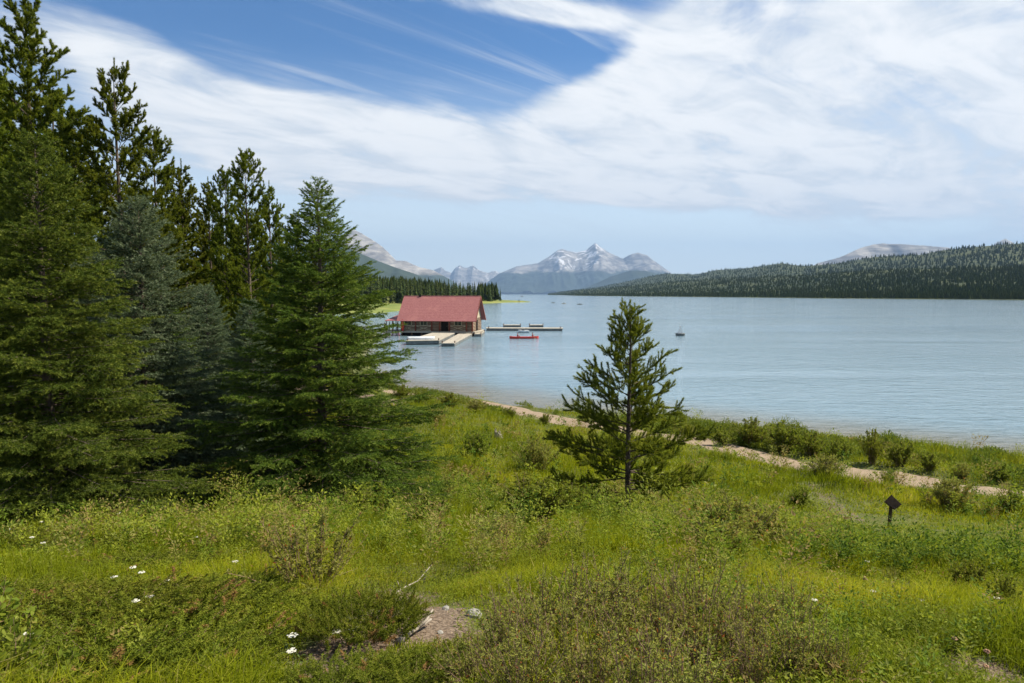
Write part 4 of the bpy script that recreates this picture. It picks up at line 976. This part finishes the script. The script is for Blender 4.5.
# front posts, rails with crosses, windows, door
for x_ in (-L_+.1, -11.1, -7.9, -6.35, -4.45, -1.15, -.02):
    mb = MB(); mb.tube([(x_, -.22, ZF-.25), (x_, -.22, ZE+.15)], .15, 8); mb.build('post', M_post, bh, True)
for a, b in ((-11.0, -8.0), (-4.3, -1.3), (-14.3, -11.2)):
    mb = MB(); mb.tube([(a,-.22,ZF+.12),(b,-.22,ZF+1.02)], .045, 6); mb.tube([(a,-.20,ZF+1.02),(b,-.20,ZF+.12)], .045, 6); mb.tube([(a,-.21,ZF+1.07),(b,-.21,ZF+1.07)], .055, 6); mb.tube([(a,-.21,ZF+.1),(b,-.21,ZF+.1)], .05, 6)
    mb.build('railing', M_trim, bh)
for x_ in (-9.5, -2.8, -12.6):
    mb = MB(); mb.box(x_-.62, x_+.62, -.165, -.13, ZF+1.15, ZF+2.05); w = mb.build('window', M_glass, bh)
    mb = MB(); mb.box(x_-.72, x_-.62, -.20, -.125, ZF+1.05, ZF+2.15); mb.box(x_+.62, x_+.72, -.20, -.125, ZF+1.05, ZF+2.15); mb.box(x_-.62, x_+.62, -.198, -.127, ZF+2.05, ZF+2.15); mb.box(x_-.62, x_+.62, -.198, -.127, ZF+1.05, ZF+1.15); mb.box(x_-.02, x_+.02, -.19, -.166, ZF+1.15, ZF+2.05)
    mb.build('frame', M_trim, w)
mb = MB(); mb.box(-6.1, -4.75, .02, .08, ZF+.002, 3.0); dr = mb.build('door', M_dark, bh); mb = MB(); mb.ball((-4.95, -.02, ZF+1.0), .05, 6, 4); mb.build('handle', M_alu, dr)
mb = MB(); mb.box(.12, .17, 2.6, 3.9, ZF+.05, 3.0); sd = mb.build('side_door', M_dark, bh); mb = MB(); mb.ball((.2, 3.7, ZF+1.0), .05, 6, 4); mb.build('handle', M_alu, sd)
# low porch at the left end with its posts
mb = MB(); q = [(-L_-.6,-ov+.02,ZE-.55),(-L_-.6,W_*.75,ZE+.9),(-L_-3.0,-ov+.25,ZE-.62),(-L_-3.0,W_*.75,ZE+.1)]
mb.add(q+[(a,b,c+.12) for a,b,c in q], [(0,1,3,2),(4,6,7,5),(0,4,5,1),(1,5,7,3),(3,7,6,2),(2,6,4,0)]); mb.build('porch_roof', M_roof, bh)
for x_, y_ in ((-L_-2.8,-.45),(-L_-1.6,-.45),(-L_-2.8,5.2),(-L_-.5,-.45)):
    mb = MB(); mb.tube([(x_,y_,-1.5),(x_,y_,ZE-.58)], .09, 7); mb.build('porch_post', M_log, bh)
mb = MB(); mb.box(-L_-4.6, -L_-.32, -.5, W_*.8, ZF-.30, ZF-.02); mb.build('porch_deck', M_deck, bh)

def local(x, y, z=0): return Matrix.Translation((BX, BY, 0)) @ Matrix.Rotation(A_, 4, 'Z') @ Vector((x, y, z))
# floating piers
def pier(name, corners, z, lab, th=.5, floats=True):
    o = empty(name, (sum(c[0] for c in corners)/4, sum(c[1] for c in corners)/4, 0)); tag(o, lab, 'pier', 'floating piers at the boathouse')
    n0 = Vector((o.location.x, o.location.y, 0)); q = [Vector((c[0], c[1], 0))-n0 for c in corners]
    mb = MB(); mb.prism([(a.x,a.y) for a in q], z-.10, z, 'z'); mb.build('deck', M_deck, o)
    mb = MB(); qq = [a*.985 for a in q]; mb.prism([(a.x,a.y) for a in qq], z-th, z-.103, 'z'); mb.build('fascia', M_deckside, o)
    for a in q:
        mb = MB(); mb.tube([(a.x*.93,a.y*.93,-2.5),(a.x*.93,a.y*.93,z+.28)], .09, 6); mb.build('mooring_post', M_log, o)
    return o
pier('floating_pier', [at_z(405,341,.62).to_tuple(), at_z(439,340.6,.62).to_tuple(), at_z(457,331.5,.72).to_tuple(), at_z(435,331.5,.72).to_tuple()], .66, 'wide pale plank pier running out from the boathouse door', .55)
pier('floating_pier', [at_z(441,343.3,.5).to_tuple(), at_z(454.5,343.3,.5).to_tuple(), at_z(472.5,333.5,.5).to_tuple(), at_z(459,333.5,.5).to_tuple()], .52, 'narrow pale plank pier with a dark end board, right of the wide one', .5)
pier('floating_pier', [at_z(474,334,.5).to_tuple(), at_z(481,334,.5).to_tuple(), at_z(484.5,331,.5).to_tuple(), at_z(478,331,.5).to_tuple()], .5, 'small landing stage at the right corner of the boathouse', .5)
pier('floating_pier', [at_y(486,330.0,147).to_tuple(), at_y(563,330.5,146).to_tuple(), at_y(563,329,150).to_tuple(), at_y(486,328.6,151).to_tuple()], .55, 'long dark pier reaching right from the boathouse behind the canoe', .52)
pier('floating_pier', [at_y(503,327,163).to_tuple(), at_y(521,327,163).to_tuple(), at_y(521,327,166).to_tuple(), at_y(503,327,166).to_tuple()], .5, 'short float behind the long pier, left of the moored boat', .45)
pier('floating_pier', [at_y(529,327,163).to_tuple(), at_y(543.5,327,163).to_tuple(), at_y(543.5,327,166).to_tuple(), at_y(529,327,166).to_tuple()], .5, 'short float behind the long pier, right of the moored boat', .45)
def boat(name, loc, rz, L, B, H, mat, lab, cat, canoe=False, upside=False):
    o = empty(name, loc, rz); tag(o, lab, cat); n = 15; k = 7; V = []; F = []
    for i in range(n):
        f = i/(n-1)*2-1; w = B/2*(1-abs(f)**(2.2 if canoe else 3.5))**.8+.02 if (canoe or f > -.2) else B/2*.96
        sh = H*(1+(.45 if canoe else .25)*abs(f)**3*(1 if canoe or f > 0 else 0))
        for j in range(k):
            a = math.pi*j/(k-1); V.append((f*L/2, -w*math.cos(a), sh-(sh+.06)*math.sin(a)**.6))
    F = [(i*k+j, i*k+j+1, (i+1)*k+j+1, (i+1)*k+j) for i in range(n-1) for j in range(k-1)]
    if not canoe: F.append(tuple(range(k)))
    mb = MB(); mb.add(V, F); hull = mb.build('hull', mat, o, True)
    so_ = hull.modifiers.new('thickness', 'SOLIDIFY'); so_.thickness = .04
    for s in (0, k-1):
        mb = MB(); mb.tube([V[i*k+s] for i in range(n)], .03, 5); mb.build('gunwale', mat if not canoe else M_red, o)
    for f in ((-.55, .5) if canoe else (-.5, 0, .45)):
        mb = MB(); mb.box(f*L/2-.12, f*L/2+.12, -B*.38, B*.38, H*.72, H*.79); mb.build('seat', M_deck, o)
    if upside: o.rotation_euler = (math.pi, 0, rz)
    return o
def person(loc, rz, seated, col, legs, label, paddle=None, hair=(.03,.02,.015), arm=.35, ht=1.72):
    s = ht/1.72; P = []; E = []; Rr = []
    def v(p, r, par=None):
        P.append(tuple(c*s for c in p)); Rr.append(r*s)
        if par is not None: E.append((par, len(P)-1))
        return len(P)-1
    z0 = 0 if seated else .88
    pel = v((0,0,z0+.02), .14); wa = v((0,.0,z0+.20), .125, pel); ch = v((0.0,0,z0+.42), .155, wa); nk = v((.01,0,z0+.56), .06, ch); hd = v((.03,0,z0+.66), .09, nk); ht_ = v((.03,0,z0+.76), .095, hd); v((.025,0,z0+.83), .07, ht_)
    for sg in (-1, 1):
        sh = v((0,.19*sg,z0+.46), .065, ch)
        el = v((.16 if seated else .05*sg,.25*sg,z0+.22), .048, sh); wr = v((.36 if seated else .10+.1*sg*arm,.17*sg if seated else .25*sg,z0+.18 if seated else z0-.02), .036, el); v((.43 if seated else .13+.1*sg*arm,.15*sg if seated else .25*sg,z0+.18 if seated else z0-.10), .040, wr)
        hp = v((0,.09*sg,z0-.04), .10, pel)
        if seated: kn = v((.42,.15*sg,.10), .07, hp); an = v((.46,.15*sg,-.26), .05, kn); v((.60,.15*sg,-.28), .045, an)
        else: kn = v((.03*sg,.10*sg,.48), .068, hp); an = v((-.02+.05*sg,.11*sg,.09), .045, kn); v((.12+.05*sg,.12*sg,.04), .042, an)
    me = bpy.data.meshes.new('body'); me.from_pydata(P, E, []); tmp = bpy.data.objects.new('person_skin', me); COL.objects.link(tmp)
    md = tmp.modifiers.new('skin', 'SKIN'); 
    for i, r in enumerate(Rr): me.skin_vertices[0].data[i].radius = (r, r)
    me.skin_vertices[0].data[0].use_root = True
    sb = tmp.modifiers.new('sub', 'SUBSURF'); sb.levels = 1; sb.render_levels = 1
    dg = bpy.context.evaluated_depsgraph_get(); me2 = bpy.data.meshes.new_from_object(tmp.evaluated_get(dg)); bpy.data.objects.remove(tmp)
    me2.name = 'person'; hair_m, shirt, pant = [bpy.data.materials.new(nm) for nm in ('hair','shirt','trousers')]
    for m_, c_ in ((hair_m,hair),(shirt,col),(pant,legs)):
        m_.use_nodes = True; b_ = m_.node_tree.nodes['Principled BSDF']; b_.inputs['Base Color'].default_value = (*c_,1); b_.inputs['Roughness'].default_value = .8
    me2.materials.clear()
    for m_ in (M_skin, shirt, pant, hair_m): me2.materials.append(m_)
    for f in me2.polygons:
        c_ = f.center/s; z = c_.z-z0
        f.material_index = 3 if (z > .75 or (z > .62 and c_.x < .0)) else 0 if z > .55 or (abs(c_.y) > .13 and c_.x > .33 and z > .1) or (not seated and z < .04 and abs(c_.y) > .2 and z > -.25) else 1 if z > .05 else 2
        f.use_smooth = True
    o = link('person', me2, None, loc); o.rotation_euler = (0,0,rz); tag(o, label, 'person', None); return o
# canoe with two paddlers
cl = at_z(524, 338.6, 0); cn_rz = R(4); boat('red_canoe', (cl.x, cl.y, -.06), cn_rz, 5.2, .92, .36, M_red, 'long red canoe with two paddlers on the open water', 'canoe', canoe=True)
rm = Matrix.Rotation(cn_rz, 4, 'Z')
for f, lab, col, sgn in ((-1.15, 'paddler in dark red at the left end of the red canoe', (.22,.03,.03), 1), (1.5, 'paddler with a red vest at the right end of the red canoe', (.30,.06,.04), -1)):
    p = Vector((cl.x, cl.y, .28))+rm @ Vector((f,0,0)); person(p, cn_rz, True, col, (.05,.05,.07), lab)
    q = p+rm @ Vector((.38,-.18,.22)); mb = MB(); mb.tube([(0,.25,.50),(0,-.28,-.42)], .018, 6); pd = empty('canoe_paddle', q, cn_rz); mb.build('shaft', M_trim, pd)
    mb = MB(); mb.prism([(-.02,0),(.02,0),(.085,-.15),(.085,-.42),(.0,-.5),(-.085,-.42),(-.085,-.15)], -.012, .012, 'y'); bl = mb.build('blade', M_trim, pd); bl.location = (0,-.28,-.40); bl.rotation_euler = (R(-30),0,0)
    tag(pd, 'wooden paddle held by the '+('left' if sgn > 0 else 'right')+' paddler of the red canoe', 'paddle')
cl = at_z(523.5, 332.6, 0); boat('motor_boat', (cl.x, cl.y, -.08), R(185), 2.0+.2, 1.5, .55, M_alu, 'small grey boat moored at the middle of the long pier', 'boat')
mb = MB(); mb.box(-.2,.35,-.5,.5,.45,.95); o_ = [o for o in COL.objects if o.name == 'motor_boat'][0]; mb.build('cabin', M_deckside, o_, bevel=.06)
for px, py, w_, lab, mat in ((553.2,302.9,3.4,'tiny dark boat, first of three far out on the lake',M_deckside),(564,303.7,3.6,'tiny pale boat, middle of the three far out on the lake',M_deck),(580,304.5,4.0,'tiny dark boat nearest of the three far out on the lake',M_deckside),(522,296.6,9,'speck of a boat off the tip of the green spit',M_deckside)):
    p = at_z(px, py, 0); b_ = boat('rowing_boat', (p.x, p.y, -.1), R(20), w_, 1.5*w_/4, .55*w_/4, mat, lab, 'boat')
    mb = MB(); mb.ball((-.2,0,.95*w_/4), (.28*w_/4,.25*w_/4,.6*w_/4), 7, 5); mb.build('cover', M_deckside, b_)
p = at_z(680.3, 335.6, 0); bu = empty('marker_buoy', (p.x, p.y, 0)); bu.scale = (1.15,1.15,1.15); tag(bu, 'dark round float with a white pointed marker on the open lake', 'buoy')
mb = MB(); n_ = 12; ring = [(.45,-.2),(.72,.0),(.82,.32),(.78,.40),(0,.42)]
mb.add([(r*math.cos(6.2832*k/n_), r*math.sin(6.2832*k/n_), z) for r, z in ring for k in range(n_)], [(i*n_+k,i*n_+(k+1)%n_,(i+1)*n_+(k+1)%n_,(i+1)*n_+k) for i in range(4) for k in range(n_)]); mb.build('float', M_deckside, bu)
mb = MB(); mb.tube([(0,0,.40),(0,0,1.6)], [.62,.14], 4); mb.build('marker', M_buoy, bu); mb = MB(); mb.tube([(-.42,0,.42),(-.1,0,1.25)], .05, 6); mb.build('brace', M_red, bu)
# things round the boathouse
p = local(-L_+.55, -.75, ZF); o = empty('red_canoe_rack', p, A_); tag(o, 'red canoe stood upright against the left corner of the boathouse', 'canoe')
V = []; n_ = 11
for i in range(n_):
    f = i/(n_-1); w = .32*math.sin(math.pi*min(max(f,.03),.97))**.5
    for j in range(6): a = math.pi*j/5; V.append((w*math.cos(a), -.28*math.sin(a)*math.sin(math.pi*(.08+.84*f)), 2.25*f))
mb = MB(); mb.add(V, [(i*6+j,i*6+j+1,(i+1)*6+j+1,(i+1)*6+j) for i in range(n_-1) for j in range(5)]+[(i*6,(i+1)*6,(i+1)*6+5,i*6+5) for i in range(n_-1)]); mb.build('hull', M_red, o, True)
mb = MB(); mb.box(-.26,.26,-.02,.02,1.05,1.12); mb.build('thwart', M_trim, o); o.name = 'upright_canoe'
cl = at_z(391, 332.5, .0); boat('red_canoe', (cl.x, cl.y, -.04), R(-8), 3.6, .8, .36, M_red, 'red canoe floating by the porch posts, half in shade', 'canoe', canoe=True)
cl = at_z(421, 339.6, .66); b_ = boat('upturned_boat', (cl.x, cl.y, 1.10), R(5), 4.3, 1.2, .40, M_alu, 'white boat lying upside down on the end of the wide pier', 'boat', upside=True)
for i, (px, col, leg, lab) in enumerate([(384.6,(.03,.03,.05),(.02,.02,.03),'person in black at the left end of the porch deck'),(389.3,(.10,.10,.13),(.03,.03,.05),'person in grey, second from the left on the porch deck'),(393.2,(.05,.07,.14),(.02,.02,.03),'person in navy under the porch edge'),(397.4,(.05,.03,.03),(.02,.02,.03),'person in dark clothes nearest the boathouse corner')]):
    y_ = 132.6-.1*i; x_ = (px-512)/683*y_; loc = (x_, y_, ZF-.02); person(loc, R(-60+70*i), False, col, leg, lab, ht=1.65+.06*(i%3), arm=.5*(i%2))
mb = MB()
lx = local(-L_-4.5, 1.5); ld = empty('shore_gangway', (lx.x, lx.y, 0), A_); tag(ld, 'plank gangway from the shore to the porch deck', 'gangway')
mb.box(-8.5, -.1, -1.0, 1.4, ZF-.22, ZF-.04); mb.build('deck', M_deck, ld)
for x_ in (-7.5,-4.5,-1.5):
    for y_ in (-.8,1.2): mb = MB(); mb.tube([(x_,y_,-1.5),(x_,y_,ZF-.22)], .1, 6); mb.build('pile', M_log, ld)
# ------------------------------------------------------------------ small things in the meadow
M_signback = simple_mat('dark_sign_board', (.010,.008,.007), (.024,.019,.015), 9, .95, .03)
M_pole = simple_mat('old_sign_post', (.045,.032,.022), (.10,.075,.052), 8, .85, .15, (1,1,.2))
p = hit(889, 527, h); sg = empty('trail_sign', p, 0); tag(sg, 'small dark diamond trail sign on a leaning wooden post', 'sign')
k = p.y/683; hh_ = 27*k; mb = MB(); mb.tube([(0,0,-.15),(.055*k*20/.6*.6,-.02,hh_-1.2*k)], [.058*k/.03,.050*k/.03], 8); mb.build('post', M_pole, sg)
cn = [(-8.6,.4),(-1.0,-6.2),(8.2,-2.0),(1.2,6.2)]; mb = MB()
mb.add([(a_*k, b_*k*.85, b_*k) for a_, b_ in cn]+[(a_*k, b_*k*.85+.022, b_*k-.018) for a_, b_ in cn], [(0,1,2,3),(7,6,5,4)]+[(i, i+4, (i+1)%4+4, (i+1)%4) for i in range(4)])
bd_ = mb.build('board', M_signback, sg, bevel=.004); bd_.location = (.055*k*20, -.10, hh_)
M_stone = simple_mat('pale_stone', (.20,.195,.18), (.36,.35,.32), 6, .9, .1, (1,1,1), .8, .03)
def stone(px, py, wpx, asp, seed, lab):
    p = hit(px, py, h); r = wpx/683*p.y/2; rng = random.Random(seed); mb = MB(); mb.ball((0,0,r*.35),(r,r*.8,r*asp),11,8,.13,rng)
    me = mb.mesh('stone', M_stone, False); o = link('stone', me, None, p); o.rotation_euler = (.1,.2,rng.random()*6); tag(o, lab, 'stone'); return o
stone(473, 618, 17, .8, 3, 'pale grey stone beside the patch of bare soil')
stone(446, 610, 9, .6, 5, 'little white stone left of the pale grey one'); stone(440, 634, 8, .5, 6, 'flat pebble at the lower end of the bare soil')
stone(918, 678, 12, .5, 8, 'half buried stone by the bottom edge at the right'); stone(300, 680, 9, .6, 10, 'small pale stone at the bottom in the soil pocket'); stone(344, 604, 8, .5, 11, 'grey pebble under the half bare shrub')
M_dead = simple_mat('silver_dead_wood', (.24,.21,.175), (.40,.36,.31), 10, .85, .1, (1,1,.4), .6, .02)
def stick(name, pts, r, lab, forks=()):
    P = [hit(a, b, h)+Vector((0,0,c)) for a, b, c in pts]; o = empty(name, P[0]); tag(o, lab, 'dead branch'); mb = MB(); Q_ = [q-P[0] for q in P]
    mb.tube(Q_, [r*(1-.6*i/(len(Q_)-1)) for i in range(len(Q_))], 7); mb.build('limb', M_dead, o, True)
    for (i, dx, dy, dz) in forks:
        mb = MB(); mb.tube([Q_[i], Q_[i]+Vector((dx,dy,dz))*.6, Q_[i]+Vector((dx,dy,dz))+Vector((0,0,.03))], [r*.6,r*.45,r*.25], 6); mb.build('twig', M_dead, o, True)
stick('dead_branch', [(388,602,.03),(402,594,.05),(418,587,.06),(432,574,.10)], .009, 'bent silver dead branch above the bare soil', [(2,.08,-.02,.02),(1,-.05,.05,.02)])
stick('dead_branch', [(399,647,.03),(410,640,.05),(418,634,.04),(431,627,.05)], .022, 'bone like piece of silver wood lying on the bare soil', [(2,.08,.12,.03)])
stick('dead_branch', [(300,580,.02),(304,590,.10),(307,598,.02)], .010, 'short silver stick at the foot of the half bare shrub')
stick('dead_branch', [(30,530,.06),(50,522,.20),(70,522,.22),(92,527,.08)], .009, 'arched grey dead bough under the left spruce', [(1,.25,.05,.1)])
stick('dead_branch', [(650,512,.05),(640,508,.18),(632,506,.25)], .012, 'grey crooked dead limb at the base of the young pine', [(1,.15,.05,.05)])
p = hit(499, 438, h); st = empty('tree_stump', p, .4); tag(st, 'broken silver grey stump leaning in the open grass', 'stump'); k = p.y/683; rng = random.Random(4); n_ = 11; V = []
for i, (r, z) in enumerate([(4.6,-2),(3.6,1.5),(3.1,5),(2.9,8)]):
    for j in range(n_): V.append((k*r*math.cos(6.2832*j/n_)*rng.uniform(.85,1.15)-k*z*.25, k*r*math.sin(6.2832*j/n_)*rng.uniform(.85,1.15), k*(z+(rng.uniform(-2.5,2.5) if i == 3 else 0))))
V.append((-k*1.5,0,k*4)); mb = MB(); mb.add(V, [(i*n_+j,i*n_+(j+1)%n_,(i+1)*n_+(j+1)%n_,(i+1)*n_+j) for i in range(3) for j in range(n_)]+[(3*n_+j,3*n_+(j+1)%n_,4*n_) for j in range(n_)]); mb.build('trunk', M_dead, st)
mb = MB(); mb.tube([(k*2,0,0),(k*6,-k*2,-k*1.0)], [k*1.5,k*.5], 6); mb.build('root', M_dead, st)
# flowers
M_white = leaf_mat('white_petals', [(0,(.62,.62,.55)),(1,(.82,.82,.78))], .25, .6, .2, objvar=.1)
M_pink = leaf_mat('faded_clover_petals', [(0,(.38,.24,.15)),(1,(.52,.34,.24))], .2, .7, .2, objvar=.1)
M_fstem = leaf_mat('flower_stems', [(0,(.09,.13,.03)),(1,(.14,.17,.05))], .2, .6, .2, objvar=.2)
def flower_meshes(seed, H, Rr, n, mat, flat=True):
    rng = random.Random(seed); mb = MB(); b = (rng.uniform(-.05,.05), rng.uniform(-.05,.05)); mb.tube([(0,0,-.03),(b[0]*.5,b[1]*.5,H*.5),(b[0],b[1],H)], [.0028,.0024,.002], 5)
    for i in range(6):
        z = H*rng.uniform(.1,.75); a = rng.random()*6.28; l = rng.uniform(.04,.08); mb.add([(0,0,z),(l*.5*math.cos(a+.2),l*.5*math.sin(a+.2),z+.02),(l*math.cos(a),l*math.sin(a),z+.02),(l*.5*math.cos(a-.2),l*.5*math.sin(a-.2),z+.02)], [(0,1,2,3)])
    st_ = mb.mesh('stem', M_fstem); mb = MB()
    for i in range(n):
        r = Rr*math.sqrt(rng.random()); a = rng.random()*6.28; mb.ball((b[0]+r*math.cos(a), b[1]+r*math.sin(a), H+(rng.uniform(-.004,.006) if flat else rng.uniform(-Rr*.6,Rr*.8))), (.0075,.0075,.005), 6, 4)
    return st_, mb.mesh('flower_head', mat)
FL = [flower_meshes(i, .30+.05*i, .030, 26, M_white) for i in range(3)]; CL = flower_meshes(9, .16, .016, 26, M_pink, False)
def flower(px, py, hpx, lab, clover=False, group='white flowers in the grass', cat='flower'):
    p = hit(px, py, h); i = rp.randrange(3); a, b = CL if clover else FL[i]; H = .16 if clover else .30+.05*i; s = hpx/683*p.y/H
    o = empty('clover_flower' if clover else 'yarrow_flower', p, rp.random()*6); s *= 1.3; ss = max(s*.9, .8); o.scale = (ss*1.15,ss*1.15,s); link('stem', a, o); link('flower_head', b, o); tag(o, lab, cat, 'clover heads in the grass' if clover else group)
for px, py, hp, lab in [(38,668,32,'large white flower head beside the lower left corner plant'),(8,548,14,'white flower cluster at the left edge below the spruce'),(38,540,14,'white flower cluster left of the twin blooms under the spruce'),(47,562,16,'white flowers under the middle of the left spruce'),(29,556,14,'fine white flowers on the left juniper mat'),
    (95,528,16,'tall white bloom in front of the left spruce, first of the twin blooms'),(119,534,16,'tall white bloom in front of the left spruce, second of the twin blooms'),(200,548,10,'single white flower right of the twin blooms'),(136,588,16,'white flower in the middle juniper mat, left one of a row'),(149,590,16,'white flower in the middle juniper mat, right one of a row'),
    (161,604,18,'white flower above the red brown juniper'),(144,622,18,'white flower low on the bright juniper mat'),(154,614,16,'white flower between two others on the bright juniper mat'),(117,594,16,'pale budding flower on the juniper left of the row'),(320,636,16,'white flower left of the dark juniper mound'),(288,660,18,'pinkish white flower in tall grass left of the soil'),
    (345,645,14,'white flower over the dark juniper mound'),(360,648,14,'second white flower over the dark juniper mound'),(920,612,12,'white flower straight below the sign'),(868,604,12,'white flower left below the sign'),(945,612,12,'white flower beside the dark low bush'),(997,618,14,'white blossom by the bush at the right edge'),(990,575,11,'white flower at the right edge above the bush'),
    (868,575,10,'white flower among the thin willow stems'),(815,612,12,'white flower right of the thicket crest'),(238,575,12,'withered pale seed head left of the half bare shrub'),(300,668,14,'little white flower at the bottom left of the soil pocket'),(740,600,12,'white flower under the rounded willow'),(700,572,10,'white flower above the thicket crest')]:
    flower(px, py, hp, lab)
for px, py, lab in [(952,655,'faded clover head, upper one at the lower right'),(988,668,'faded clover head nearest the right bottom corner'),(985,684,'faded clover head cut close to the bottom edge'),(866,596,'faded clover head among grass below the sign')]: flower(px, py, 14, lab, True)
# sticks of tall dry grass heads
